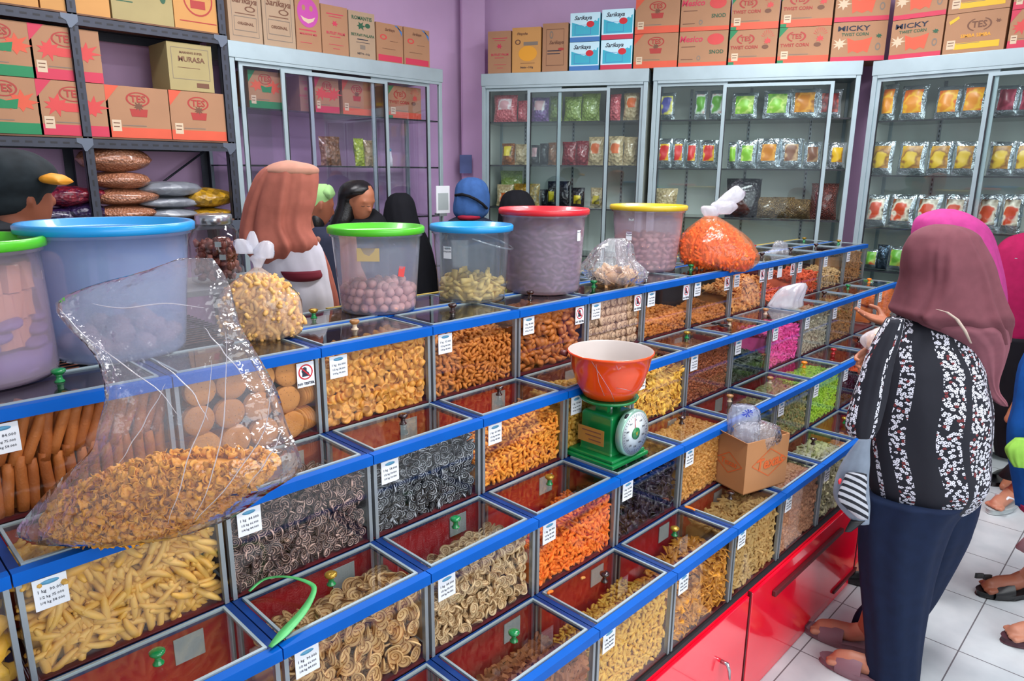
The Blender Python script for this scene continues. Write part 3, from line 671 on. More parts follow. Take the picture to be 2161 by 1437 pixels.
# ------------------------------------------------------------ cabinets
WPAN = mat('white laminate', '#dfe4de', .5, var=.05, vscale=2)
def cabinet(name_, p, ang, W, H, D, shelves, doors, gm, label, back, side_l=True):
    o = empty('glass_cabinet', (p[0], p[1], 0), ang, label=label, cat='cabinet')
    for x, y in ((0, 0), (W-.028, 0), (0, D-.02), (W-.028, D-.02)): MB().box(x, x+.028, y, y+.02, 0, H-.08).build('post', ALUW, o, bevel=.002)
    MB().box(-.004, W+.004, -.006, D, H-.085, H).build('header', ALUW, o, bevel=.003)
    MB().box(0.03, W-.03, -.004, .016, H-.1, H-.085).build('top_track', ALUW, o)
    MB().box(.002, W-.002, .004, D, .05, .33).build('lower_cupboard', WPAN, o, bevel=.003)
    if back: MB().box(.01, W-.01, D-.012, D-.004, .33, H-.085).build('back_panel', WPAN, o)
    for x in (.004, W-.008): MB().box(x, x+.004, .02, D-.02, .33, H-.085).build('side_panel', WPAN if back else gm, o)
    if back:
        for x in (W*.18, W*.5, W*.82):
            b = MB(); b.box(x-.009, x+.009, D-.016, D-.012, .36, H-.1); b.cur = 1
            for i in range(60):
                zz = .38+i*.03
                if zz < H-.12: b.box(x-.003, x+.003, D-.0165, D-.0158, zz, zz+.016)
            b.build('slotted_upright', [ALU, GASK], o)
    for z in shelves:
        s_ = MB().box(.012, W-.012, .035, D-.02, z-.008, z).build('glass_shelf', GL_SHELF, o)
        MB().box(.012, W-.012, .033, .037, z-.009, z+.001).build('shelf_edge', GASK, s_)
    for i, (a, b_, y) in enumerate(doors):
        dr = empty('sliding_door', (0, 0, 0)); dr.parent = o
        z0, z1 = .34, H-.1-(.015 if y < .01 else 0)
        b = MB(); b.box(a, a+.022, y, y+.012, z0, z1).box(b_-.022, b_, y, y+.012, z0, z1).box(a+.022, b_-.022, y, y+.012, z0, z0+.03).box(a+.022, b_-.022, y, y+.012, z1-.02, z1); b.build('door_frame', ALUW, dr)
        MB().box(a+.022, b_-.022, y+.005, y+.008, z0+.03, z1-.02).build('pane', gm, dr)
        MB().box(a+.023, a+.028, y-.001, y+.010, z0+.03, z1-.02).box(b_-.028, b_-.023, y-.001, y+.010, z0+.03, z1-.02).build('seal', GASK, dr)
    return o
CL = cabinet('', (1.813, 3.9), 0, 1.485, 2.318, .40, (1.983, 1.672, 1.34, .98), ((.055, .50, .014), (.295, 1.03, 0), (.915, 1.385, .014)), GL_CABL, 'aluminium glass cabinet against the pink wall behind the salmon headscarf', False)
aR = math.atan2(tW[1], tW[0])
pR1 = nW*5.05+tW*-1.842; pR2 = nW*5.05+tW*-.616
CR1 = cabinet('', pR1, aR, 1.19, 2.328, .42, (1.997, 1.693, 1.39, 1.05), ((.03, .59, .014), (.345, .935, 0), (.91, 1.165, .014)), GL_CAB, 'aluminium glass cabinet of coloured snack packets, first right of the room corner', True)
CR2 = cabinet('', pR2, aR, 1.272, 2.33, .42, (1.996, 1.678, 1.35, 1.0), ((.03, .48, .014), (.455, 1.125, 0)), GL_CAB, 'aluminium glass cabinet with black bags and bundles of brown sticks inside', True)
CR3 = cabinet('', (4.8, 1.615), -PI/2, 1.7, 2.318, .42, (1.969, 1.644, 1.323, 1.051, .72), ((.028, .66, .014), (.61, 1.28, 0), (1.22, 1.67, .014)), GL_CAB, 'aluminium glass cabinet of silver foil packets at the right end', True)

# ------------------------------------------------------------ slotted steel rack
RK = mat('dark slate steel', '#343844', .5, .3, var=.15)
rk = empty('steel_rack', (.362, 3.9, 0), label='dark slotted steel rack of cartons and big bags against the pink wall', cat='shelving')
def slotted(p0, p1, w_, dirv, nrm, nm='beam', n=None):
    """an angle bar from p0 to p1 with slots on its front"""
    p0, p1, dirv, nrm = (np.array(q, float) for q in (p0, p1, dirv, nrm)); L = np.linalg.norm(p1-p0); e = (p1-p0)/L
    b = MB(); b.obox(p0, p1-p0, dirv*w_, nrm*.003); b.obox(p0, p1-p0, nrm*w_*.9, dirv*.003); b.cur = 1
    for i in range(int(L/.05)):
        q = p0+e*(.012+i*.05)+dirv*w_*.42-nrm*.0008; b.obox(q, e*.028, dirv*w_*.2, nrm*.0008)
    return b.build(nm, [RK, GASK], rk)
for x in (0, .70, 1.405):
    slotted((x, 0, 0), (x, 0, 3.0), .04, (1, 0, 0), (0, 1, 0), 'post'); slotted((x+.04, .38, 0), (x+.04, .38, 3.0), .04, (-1, 0, 0), (0, -1, 0), 'post')
for z in (2.335, 1.785, 1.37, .7):
    slotted((0, -.004, z), (1.44, -.004, z), .045, (0, 0, -1), (0, 1, 0)); slotted((0, .376, z), (1.44, .376, z), .045, (0, 0, -1), (0, -1, 0))
    MB().box(.0, 1.44, .0, .38, z, z+.008).build('shelf_board', mat('brown shelf board', '#6d4a35', .7, var=.2), rk)
    for x in (.70, 1.405):
        MB().poly([(x-.03, -.006, z-.0), (x+.04, -.006, z), (x+.04, -.006, z-.03), (x+.01, -.006, z-.06), (x, -.006, z-.06), (x-.01, -.006, z-.03), (x-.03, -.006, z-.02)], (0, .0015, 0)).build('corner_bracket', mat('bracket steel', '#5a6270', .4, .4), rk)
MB().tube([(1.43, .37, 1.75), (1.0, .37, 1.45)], .006).build('brace', RK, rk); MB().tube([(.66, .37, 2.3), (.95, .37, 2.02)], .006).build('brace', RK, rk)

# ------------------------------------------------------------ cartons
KRAFT = mat('kraft cardboard', '#a67a5a', .75, var=.06, vscale=5, bump=.1); KRAFT2 = mat('pale kraft cardboard', '#a88e74', .75, var=.06, vscale=5); KRAFTO = mat('warm kraft cardboard', '#c48f52', .75, var=.06, vscale=5)
KGR = mat('olive kraft cardboard', '#a39466', .75, var=.05)
PR = mat('red print', '#c8403e', .6, var=.08); PG = mat('green print', '#0f7a4a', .6, var=.05); PO = mat('orange print', '#d05438', .6, var=.05); PRD = mat('dark red print', '#a5322c', .6); PCR = mat('crimson print', '#c2304c', .6)
PB = mat('brown print', '#6d4632', .65); PGY = mat('grey print', '#7d7064', .65); PDG = mat('deep green print', '#24553a', .6); PMG = mat('magenta print', '#b8449a', .6); PYL = mat('yellow print', '#d9ab1e', .6); PBL = mat('blue print', '#3f74b4', .6)
PTQ = mat('turquoise print', '#2fa8c0', .5); PSB = mat('sky print', '#bfe2ee', .5); POR2 = mat('amber print', '#e09a24', .6); PPL = mat('pale print', '#cdb79b', .7)
class Dec:
    """flat prints on the front (y = 0) of a carton of width W and height H, in shares of its size"""
    def __init__(s, o, W, H): s.o, s.W, s.H, s.m, s.l = o, W, H, {}, 0
    def mb(s, m): s.l += 1; return s.m.setdefault(m.name, (MB(), m))[0]
    def y(s): return -.0008-.00006*s.l
    def rect(s, x0, x1, z0, z1, m): b = s.mb(m); y = s.y(); b.poly([(x0*s.W, y, z0*s.H), (x1*s.W, y, z0*s.H), (x1*s.W, y, z1*s.H), (x0*s.W, y, z1*s.H)]); return s
    def poly(s, pts, m): b = s.mb(m); y = s.y(); b.poly([(x*s.W, y, z*s.H) for x, z in pts]); return s
    def ell(s, cx, cz, rx, rz, m, inner=0, gap=()):
        b = s.mb(m); y = s.y(); n = 28
        for k in range(n):
            a0, a1 = 2*PI*k/n, 2*PI*(k+1)/n; mid = math.degrees((a0+a1)/2)
            if any(g0 < mid < g1 for g0, g1 in gap): continue
            q = [(cx+rx*r_*math.cos(a), cz+rz*r_*math.sin(a)) for r_, a in ((inner, a0), (1, a0), (1, a1), (inner, a1))] if inner else [(cx, cz), (cx+rx*math.cos(a0), cz+rz*math.sin(a0)), (cx+rx*math.cos(a1), cz+rz*math.sin(a1))]
            b.poly([(x*s.W, y, z*s.H) for x, z in q])
        return s
    def burst(s, cx, cz, r, m, n=9, seed=1):
        rs_ = np.random.RandomState(seed); pts = []
        for k in range(2*n):
            a = PI*k/n; q = r*(1 if k % 2 == 0 else .5)*(.8+.4*rs_.rand()); pts.append((cx+q*math.cos(a)*s.H/s.W*1.3, cz+q*math.sin(a)))
        return s.poly(pts, m)
    def frame(s, x0, x1, z0, z1, m, t=.012): return s.rect(x0, x1, z0, z0+t, m).rect(x0, x1, z1-t, z1, m).rect(x0, x0+t, z0, z1, m).rect(x1-t, x1, z0, z1, m)
    def txt(s, t, cx, cz, size, m, bold=.002, shear=0, sx=1):
        lettering(t, size*s.H, m, s.o, (cx*s.W, s.y()-.0006, cz*s.H), (PI/2, 0, 0), bold=min(bold, size*s.H*.022), shear=shear, sx=sx); return s
    def done(s):
        for nm, (b, m) in s.m.items(): b.build(nm.replace(' ', '_'), m, s.o)
def tes(d, kind):
    col = {'green': PG, 'red': PCR, 'orange': PO, 'corn': PO, 'yellow': PYL}[kind]
    d.rect(0, 1, 0, .2 if kind != 'yellow' else .0, col) if kind != 'yellow' else d.rect(.18, .92, .1, .26, col)
    if kind in ('corn',): d.poly([(0, 1), (.17, 1), (0, .72)], PG).rect(0, .12, 0, .09, PG)
    elif kind != 'yellow': d.poly([(0, 1), (.22, 1), (0, .68)], col)
    if kind == 'green': d.burst(.24, .62, .18, PO, 7, 1).burst(.74, .58, .22, PO, 8, 2).poly([(.40, .44), (.66, .44), (.70, .62), (.52, .58), (.36, .62)], PG).ell(.5, .79, .2, .14, PRD, .86).txt('TES', .5, .79, .19, PRD, .0015)
    if kind == 'red': d.burst(.25, .55, .2, PR, 9, 3).burst(.76, .55, .21, PR, 9, 4).poly([(.36, .44), (.66, .44), (.70, .6), (.34, .6)], PR).ell(.5, .77, .2, .14, PRD, .86).txt('TES', .5, .77, .19, PRD, .0015)
    if kind == 'orange': d.ell(.5, .76, .19, .14, PRD, .84).txt('TES', .5, .76, .19, PRD, .0015).poly([(.38, .42), (.62, .42), (.645, .57), (.355, .57)], PRD).burst(.5, .62, .09, PB, 9, 5)
    if kind == 'corn':
        for k in range(9): a = math.radians(20+k*17.5); d.poly([(.8+.05*math.cos(a), .74+.07*math.sin(a)), (.8+.14*math.cos(a-.04), .74+.24*math.sin(a-.04)), (.8+.14*math.cos(a+.04), .74+.24*math.sin(a+.04))], PR)
        d.ell(.34, .74, .19, .15, PRD, .8, ((70, 110), (250, 290))).txt('TES', .34, .74, .19, PRD, .0015).txt('TWIST CORN', .32, .5, .13, PRD, .002).burst(.8, .66, .1, PR, 8, 7).ell(.76, .5, .07, .06, PB)
    if kind == 'yellow': d.ell(.56, .68, .2, .17, PB, .86, ((70, 110), (250, 290))).txt('TES', .56, .68, .22, PB, .003).txt('SIMBA SIMBA', .52, .42, .12, POR2, .002).burst(.86, .72, .06, PB, 6, 3).poly([(.05, .82), (.2, .94), (.22, .88), (.08, .74)], PYL)
    d.rect(.22, .6, .235, .25, PGY).rect(.06, .2, .12, .34, PPL).rect(.08, .18, .27, .29, PB).rect(.08, .17, .2, .22, PB)
def design(d, k):
    if k in ('green', 'red', 'orange', 'corn', 'yellow'): tes(d, k)
    elif k == 'mesico': d.rect(0, 1, 0, .12, PO).txt('Mesico', .24, .78, .24, PCR, .003, .2).ell(.75, .76, .17, .16, PR).rect(.05, .34, .56, .58, PB).txt('SNOD', .78, .4, .15, PDG, .003).rect(.05, .3, .2, .22, PB).ell(.42, .24, .04, .07, PGY, .6)
    elif k == 'micky': d.rect(0, 1, 0, .12, PCR).txt('MICKY', .38, .83, .18, INK, .0008, 0, 1.5).txt('TWIST CORN', .42, .68, .11, PDG, .002).poly([(.28, .6), (.42, .52), (.58, .54), (.74, .6), (.68, .2), (.6, .26), (.5, .2), (.4, .26), (.32, .2)], PO).burst(.14, .45, .14, PPL, 8, 4).burst(.86, .62, .07, PDG, 7, 5).ell(.86, .35, .05, .1, PGY, .6)
    elif k == 'spoon': d.frame(.1, .9, .1, .86, PGY).txt('Sarikaya', .5, .74, .15, PB, .002, .3).ell(.66, .6, .16, .05, PB, .7).rect(.2, .8, .5, .515, PB).frame(.16, .84, .2, .46, PGY).txt('ORIGINAL', .5, .33, .07, PB)
    elif k == 'smile': d.ell(.5, .68, .42, .26, PMG).ell(.34, .76, .07, .05, KRAFT).ell(.64, .76, .07, .05, KRAFT).poly([(.2, .62), (.3, .535), (.5, .49), (.7, .535), (.8, .62), (.66, .585), (.5, .57), (.34, .585)], PPL).rect(.12, .8, .36, .38, PCR).txt('MAKARONI MIX', .48, .3, .05, PCR).rect(.15, .6, .14, .15, PCR)
    elif k == 'palm': d.rect(.2, .84, .82, .84, PCR).rect(.28, .76, .77, .785, PCR).burst(.5, .64, .07, PCR, 6, 2).txt('BUTLET PALM', .52, .44, .075, PCR, .001).rect(.3, .7, .36, .375, PCR).rect(.25, .8, .2, .21, PCR).rect(.4, .66, .12, .13, PCR)
    elif k == 'greenpalm': d.txt('ROMANTIS', .5, .86, .11, PDG, .003).burst(.46, .7, .1, PDG, 6, 2).ell(.72, .72, .1, .05, PDG).txt('BETAWI PALAPA', .52, .5, .085, PDG, .002).rect(.3, .72, .4, .42, INK).rect(.26, .78, .34, .35, INK).rect(.4, .6, .2, .29, PGY).txt('NETTO - 5 Kg', .52, .1, .055, INK)
    elif k == 'redband': d.rect(.05, .95, .02, .18, PCR).txt('Sarikaya', .5, .84, .1, PB, .001, .3).ell(.26, .64, .13, .07, PR, .6).poly([(.68, .98), (.78, .98), (.97, .72), (.97, .84)], PBL).rect(.5, .8, .55, .56, PB).rect(.2, .7, .34, .35, PB)
    elif k == 'melinjo': d.txt('MARNING SUPER', .52, .8, .065, PB, .001).txt('MURASA', .52, .66, .15, PB, .002).frame(.08, .92, .24, .9, PGY, .01).rect(.2, .7, .48, .49, PB).rect(.6, .88, .08, .18, PB)
    elif k == 'oval': d.ell(.5, .58, .3, .32, PRD, .9).txt('Garuda', .5, .66, .16, PBL, .003).rect(.34, .64, .4, .55, PRD).rect(.1, .85, .14, .16, PRD)
    elif k == 'leaf': d.ell(.2, .85, .14, .07, PDG).ell(.58, .8, .12, .12, PDG).ell(.84, .5, .05, .1, PDG).rect(.08, .4, .4, .42, PDG).rect(.08, .34, .33, .35, PDG)
    elif k == 'yellowbadge': d.txt('Fitaycha', .35, .86, .08, PB, .001, .3).ell(.2, .68, .1, .06, PB, .6).rect(.4, .9, .6, .68, PGY).ell(.55, .42, .32, .17, POR2).rect(.3, .8, .2, .21, PB).txt('Netto - 5 Kg', .52, .11, .06, INK, .002)
    elif k == 'longspoon': d.frame(.15, .85, .12, .88, PB, .012).ell(.35, .76, .07, .08, PGY, .6).txt('Sarikaya', .55, .6, .1, PB, .001, .3).rect(.2, .75, .42, .44, INK).rect(.2, .7, .36, .38, INK).ell(.74, .46, .12, .03, PRD)
    elif k in ('blueA', 'blueB'):
        d.rect(0, 1, 0, .16, PBL if k == 'blueA' else PCR).rect(0, 1, .16, 1, PSB).poly([(.06, .2), (.97, .2), (.97, .8), (.5, .52), (.06, .68)], PTQ).txt('Sarikaya', .42, .82, .2, INK, .002, .35).frame(.16, .7, .24, .58, PBL, .014).ell(.68, .6, .13, .11, INKR)
        d.rect(.86, .92, .7, .95, PSB)
    elif k == 'plain': d.rect(.2, .7, .5, .52, PB)
def carton(p, ang, W, H, D, kind, label, base=None, group=None):
    m = base or KRAFT
    b = MB().box(0, W, 0, D, 0, H); b.cur = 1; b.box(0.001, W-.001, D*.46, D*.54, H, H+.0006)
    o = b.build('carton', [m, mat('carton tape', '#a98b62', .3)], loc=tuple(p)); o.rotation_euler = (0, 0, ang); tag(o, label, 'carton', group)
    d = Dec(o, W, H); design(d, kind); d.done(); return o
def cart_Y(xl, xr, yt, yb, Y, z0, kind, label, D=.26, base=None, group=None, ht=None):
    ym = (yt+yb)/2; a = at(xl, ym, Y=Y)[0]; b = at(xr, ym, Y=Y)[0]; h = ht or at((xl+xr)/2, yt, Y=Y)[2]-z0
    return carton((a+.003, Y, z0), 0, b-a-.006, h-.002, D, kind, label, base, group)
def cart_R(xl, xr, yt, yb, z0, kind, label, D=.26, base=None, group=None, cab3=False, ht=None, off=.02, rot=0):
    ym = (yt+yb)/2
    if cab3:
        X = 4.8+off; a = at(xl, ym, X=X); b = at(xr, ym, X=X); h = ht or at((xl+xr)/2, yt, X=X)[2]-z0; ang = -PI/2
    else:
        a = at(xl, ym, n=nW, d=5.05+off); b = at(xr, ym, n=nW, d=5.05+off); h = ht or at((xl+xr)/2, yt, n=nW, d=5.05+off)[2]-z0; ang = aR
    W = np.linalg.norm((b-a)[:2]); u = (b-a)/W
    return carton((a[0]+u[0]*.003, a[1]+u[1]*.003, z0), ang, W-.006, h-.002, D, kind, label, base, group)
zt = 2.321
for xl, xr, yt, yb, kd, lab, bs in ((480, 552, -30, 88, 'spoon', 'brown carton with a spoon print, leftmost on the left glass cabinet', KRAFT2), (553, 622, -25, 98, 'spoon', 'brown carton with a spoon print, just left of the pink smiley carton', KRAFT2), (623, 677, -12, 108, 'smile', 'kraft carton with a big pink smiling face', KRAFT),
        (678, 735, 12, 118, 'palm', 'pale kraft carton right of the pink smiley carton', KRAFT), (736, 792, 25, 125, 'greenpalm', 'kraft carton printed in dark green', KRAFT2), (794, 851, 50, 133, 'redband', 'red banded carton beside the dark green printed carton', KRAFT), (852, 907, 60, 141, 'redband', 'red banded carton nearest the room corner', KRAFT)):
    cart_Y(xl, xr, yt, yb, 3.92, zt, kd, lab, .3, bs)
for xl, xr, yt, yb, kd, lab, bs in ((-60, 78, -60, 14, 'plain', 'plain yellowish carton at the left end of the rack top', KRAFTO), (80, 229, -60, 30, 'plain', 'wide plain kraft carton on the rack top above the red cartons', KRAFTO), (231, 363, -70, 48, 'leaf', 'olive carton with green leaf prints on the rack top', KGR), (364, 469, -50, 62, 'oval', 'golden carton with an oval emblem on the rack top', KRAFTO)):
    cart_Y(xl, xr, yt, yb, 3.91, 2.345, kd, lab, .3, bs)
rz_ = 1.795
for xl, xr, yt, kd, lab, z0 in ((-65, 90, 197, 'green', 'green banded snack carton on the rack, lower of its stack', rz_), (82, 233, 199, 'red', 'crimson banded snack carton on the rack, lower of its stack', rz_), (226, 360, 205, 'orange', 'orange banded snack carton between the crimson ones and its twin', rz_), (360, 479, 214, 'orange', 'orange banded snack carton under the olive square carton', rz_)):
    cart_Y(xl, xr, yt, 295, 3.91, z0, kd, lab, .3, ht=.246)
cart_Y(-65, 78, 113, 197, 3.92, rz_+.248, 'green', 'green banded snack carton on the rack, upper of its stack', .3, ht=.236)
cart_Y(70, 219, 118, 199, 3.92, rz_+.248, 'red', 'crimson banded snack carton on the rack, upper of its stack', .3, ht=.236)
o = cart_Y(357, 452, 128, 212, 3.92, rz_+.248, 'melinjo', 'olive square carton on top of an orange banded carton', .24, KGR, ht=.235)
# right wall, on the cabinets
for xl, xr, yt, yb, kd, lab, bs in ((1029, 1079, 65, 152, 'palm', 'narrow kraft carton nearest the room corner on the right cabinet', KRAFT), (1080, 1142, 57, 150, 'yellowbadge', 'carton with an orange badge, marked Netto 5 Kg', KRAFTO), (1144, 1199, 48, 148, 'longspoon', 'narrow brown carton left of the blue cartons', KRAFT)):
    cart_R(xl, xr, yt, yb, 2.331, kd, lab, .28, bs)
BX = [(1201, 1265, 88, 145, 'blueA', 'turquoise carton with a blue foot band, %s of its stack'), (1267, 1335, 83, 142, 'blueB', 'turquoise carton with a red foot band, %s of its stack'),
      (1337, 1431, 70, 138, 'orange', 'snack carton with an oval red logo, beside the turquoise ones, %s of its stack'), (1432, 1536, 65, 134, 'mesico', 'carton lettered Mesico, %s of its stack'),
      (1538, 1640, 62, 131, 'corn', 'green cornered twist corn carton beside the Mesico ones, %s of its stack'), (1642, 1752, 56, 129, 'corn', 'green cornered twist corn carton beside the Micky ones, %s of its stack')]
for xl, xr, yt, yb, kd, lab in BX:
    c1 = cart_R(xl, xr, yt, yb, 2.331, kd, lab % 'lower', .28, mat('turquoise carton', '#49a9bf', .5) if kd[:4] == 'blue' else KRAFT)
    h = c1.dimensions.z if 0 else max(v.co.z for v in c1.data.vertices)
    cart_R(xl, xr, yt, yb, 2.331+h+.002, kd, lab % 'upper', .28, mat('turquoise carton', '#49a9bf', .5) if kd[:4] == 'blue' else KRAFT, ht=h+.002)
for xl, xr, yt, yb, kd, lab, c3 in ((1755, 1871, 45, 126, 'micky', 'carton lettered Micky twist corn on the middle cabinet, %s of its stack', False), (1879, 1990, 38, 120, 'micky', 'carton lettered Micky twist corn on the right end cabinet, %s of its stack', True), (1993, 2124, 24, 112, 'yellow', 'yellow banded snack carton on the right end cabinet, %s of its stack', True), (2129, 2230, 16, 105, 'red', 'crimson banded carton cut by the right edge of the photo, %s of its stack', True)):
    off = .02
    c1 = cart_R(xl, xr, yt, yb, 2.331 if not c3 else 2.32, kd, lab % 'lower', .26, cab3=c3, off=off)
    h = max(v.co.z for v in c1.data.vertices); cart_R(xl, xr, yt, yb, (2.331 if not c3 else 2.32)+h+.002, kd, lab % 'upper', .26, cab3=c3, ht=h+.002, off=off)
# cartons inside the left cabinet
for xl, xr, yt, kd, lab in ((524, 596, 158, 'green', 'green banded carton inside the left glass cabinet'), (632, 660, 172, 'palm', 'narrow pale carton inside the left glass cabinet'), (664, 716, 173, 'red', 'crimson banded carton inside the left glass cabinet'), (722, 783, 180, 'orange', 'orange banded carton in the middle of the left glass cabinet'), (819, 889, 188, 'corn', 'orange twist corn carton at the right end inside the left glass cabinet')):
    cart_Y(xl, xr, yt, 230, 3.96, 1.984, kd, lab, .24, ht=.205)

# ------------------------------------------------------------ packets in the cabinets
def foil_mat(name, col, metal=.85, rough=.25):
    if name in MATS: return MATS[name]
    t = NT(name); t.b.inputs['Base Color'].default_value = S(col); t.b.inputs['Metallic'].default_value = metal; t.b.inputs['Roughness'].default_value = rough
    t.bump(t.noise(22, 3, t.obj(), .6), .9, .02); MATS[name] = t.m; return t.m
FOIL = foil_mat('silver foil', '#c3ccd2')
def bagmat(name, c1, c2, scale=90):
    if name in MATS: return MATS[name]
    t = NT(name); vo = t.n('TexVoronoi'); vo.inputs['Scale'].default_value = scale; t.L.new(t.obj(), vo.inputs['Vector'])
    sp = t.n('SeparateColor'); t.L.new(vo.outputs['Color'], sp.inputs[0]); t.L.new(t.mix(sp.outputs[0], S(c1), S(c2)), t.b.inputs['Base Color'])
    t.bump(t.math('ADD', vo.outputs['Distance'], t.noise(14, 3, t.obj())), .7, .012); t.b.inputs['Roughness'].default_value = .35; t.b.inputs['Coat Weight'].default_value = .8; t.b.inputs['Coat Roughness'].default_value = .12
    MATS[name] = t.m; return t.m
def prmat(name, c1, c2, c3, seed=0):
    """a printed label: broad blotches of its inks"""
    if name in MATS: return MATS[name]
    t = NT(name); nz = t.noise(11+seed, 2, t.obj()); t.L.new(t.ramp(nz, (.40, S(c1)), (.47, S(c2)), (.56, S(c3)), (.66, S(c1))), t.b.inputs['Base Color']); t.b.inputs['Roughness'].default_value = .35; MATS[name] = t.m; return t.m
def pillow(W, H, D, crimp=.04, seed=0):
    rs_ = np.random.RandomState(seed); ph = rs_.rand(6)*6
    def side(sg):
        def fn(u, v):
            e = max(0., math.sin(PI*min(max((v-crimp)/(1-2*crimp), 0), 1)))**.5*max(0., math.sin(PI*u))**.42
            wv = .1*math.sin(7*u+ph[0]+5*v)+.08*math.sin(13*v+ph[1]+3*u)
            x = (u-.5)*W*(1-.06*math.sin(PI*v))+.01*W*math.sin(9*v+ph[2]); return (x, sg*D/2*e*(1+wv)+.006*math.sin(6*u+ph[3])*(1-e), v*H)
        return quad_grid(fn, 13, 13)
    b = MB(); V, F_ = side(1); b.add(V, [f[::-1] for f in F_], True); V, F_ = side(-1); b.add(V, F_, True); return b
def packet(p, ang, W, H, D, m, label, cat='packet', pr=None, group=None, lean=-.1, name='snack_packet', reg=(.14, .86, .2, .86), seed=0):
    o = pillow(W, H, D, seed=seed).build(name, m, loc=(p[0], p[1], p[2])); o.rotation_euler = (lean, 0, ang); tag(o, label, cat, group)
    if pr:
        rs_ = np.random.RandomState(seed); ph = rs_.rand(6)*6; u0, u1, v0, v1 = reg
        def fn(a, c):
            u, v = u0+(u1-u0)*a, v0+(v1-v0)*c; e = max(0., math.sin(PI*min(max((v-.04)/.92, 0), 1)))**.5*max(0., math.sin(PI*u))**.42
            wv = .1*math.sin(7*u+ph[0]+5*v)+.08*math.sin(13*v+ph[1]+3*u); return ((u-.5)*W*(1-.06*math.sin(PI*v))+.01*W*math.sin(9*v+ph[2]), -D/2*e*(1+wv)-.0012+.006*math.sin(6*u+ph[3])*(1-e), v*H)
        V, F_ = quad_grid(fn, 11, 11); MB().add(V, F_, True).build('printed_label', pr, o)
    return o
def pk_R(xl, xr, yt, z, m, label, pr=None, cab3=False, inn=.11, D=.07, reg=(.14, .86, .2, .86), cat='packet', lean=-.08):
    ym = yt+25
    if cab3: a, b = at(xl, ym, X=4.8+inn), at(xr, ym, X=4.8+inn); top = at((xl+xr)/2, yt, X=4.8+inn)[2]; ang = -PI/2
    else: a, b = at(xl, ym, n=nW, d=5.05+inn), at(xr, ym, n=nW, d=5.05+inn); top = at((xl+xr)/2, yt, n=nW, d=5.05+inn)[2]; ang = aR
    W = np.linalg.norm((b-a)[:2]); c = (a+b)/2
    return packet((c[0], c[1], z+.001), ang, W*1.04, (top-z)*1.03, D, m, label, cat, pr, lean=lean, seed=int(xl) % 97, reg=reg)
def mz(r_, z): return r_, z
q2 = lambda x: 720+x/2.994
q3 = lambda x: 1440+x/2.993
PKC = {'pink': bagmat('pink snack bag', '#d46a72', '#b04852', 60), 'purple': bagmat('purple snack bag', '#8a56a0', '#5d3a78', 60), 'olive': bagmat('olive snack bag', '#8c9a48', '#66703a', 60), 'green': bagmat('green snack bag', '#93a85a', '#71883e', 60),
       'cream': bagmat('cream snack bag', '#cbb890', '#a08a64', 50), 'black': bagmat('black snack bag', '#26242e', '#14121a', 50), 'amber': bagmat('amber snack bag', '#9c5a22', '#70401c', 50), 'red': bagmat('dark red snack bag', '#8a2630', '#6a1c26', 50), 'brown': bagmat('brown snack bag', '#8a6040', '#5e3e2a', 50),
       'stick': bagmat('brown stick bag', '#8c7048', '#4a3a28', 130), 'rust': bagmat('rust snack bag', '#6e342a', '#3c1e1c', 130), 'gold': bagmat('gold snack bag', '#b98c1c', '#7d5e18', 40), 'tan': bagmat('tan snack bag', '#b4795a', '#935e44', 90), 'dull': bagmat('dull silver bag', '#9298a0', '#7d828c', 20), 'berry': bagmat('berry snack bag', '#8c1c2c', '#4a1230', 60), 'plum': bagmat('plum snack bag', '#2c1c4a', '#1c1430', 60), 'lime': bagmat('lime snack bag', '#b5cc3c', '#88a03a', 60)}
LBC = prmat('cream and orange label', '#d8682c', '#e8dcc0', '#c8bba0'); LBY = prmat('yellow label', '#d9c22c', '#3a3a22', '#e0c840'); LBP = prmat('pale label', '#d8a0a8', '#e8dce0', '#b87080'); LBG = prmat('green label', '#6c9a2c', '#a8c84a', '#e0e8c0')
for x0, x1, yt, c, lab, pr in ((965, 1110, 605, 'pink', 'pink snack packet, leftmost on the top shelf right of the room corner', LBP), (1115, 1180, 640, 'pink', 'narrow pink snack packet beside the purple one', None), (1203, 1310, 620, 'purple', 'purple snack packet on the cabinet top shelf', LBP),
        (1320, 1396, 610, 'olive', 'olive snack packet right of the purple one', None), (1412, 1518, 615, 'green', 'green snack packet, middle of the cabinet top shelf', None), (1520, 1632, 595, 'green', 'taller green snack packet beside its green twin', None), (1685, 1765, 600, 'pink', 'salmon snack packet near the shelf right end', None), (1785, 1888, 590, 'cream', 'cream snack packet with an orange header, top shelf right end', LBC)):
    pk_R(q2(x0), q2(x1), yt/2.994, 1.998, PKC[c], lab, pr, reg=(.2, .8, .45, .85))
for x0, x1, yt, c, lab, pr in ((1015, 1096, 910, 'amber', 'dark amber snack packet, leftmost on the second shelf', LBY), (1100, 1172, 915, 'cream', 'small cream packet beside the dark amber one', None), (1198, 1250, 920, 'black', 'black packet with a pink label on the second shelf', LBP), (1252, 1308, 910, 'black', 'narrow black packet on the second shelf', None), (1306, 1362, 905, 'amber', 'brown jar shaped packet left of the dark red ones', None),
        (1398, 1482, 900, 'red', 'dark red packet, left one of two', None), (1480, 1562, 895, 'red', 'dark red packet, right one of two', None), (1562, 1655, 870, 'cream', 'tall cream packet right of the dark red ones', LBC), (1685, 1782, 865, 'cream', 'cream packet with an orange header on the second shelf', LBC), (1784, 1872, 870, 'cream', 'cream packet at the right end of the second shelf', None)):
    pk_R(q2(x0), q2(x1), yt/2.994, 1.694, PKC[c], lab, pr, reg=(.2, .8, .4, .85))
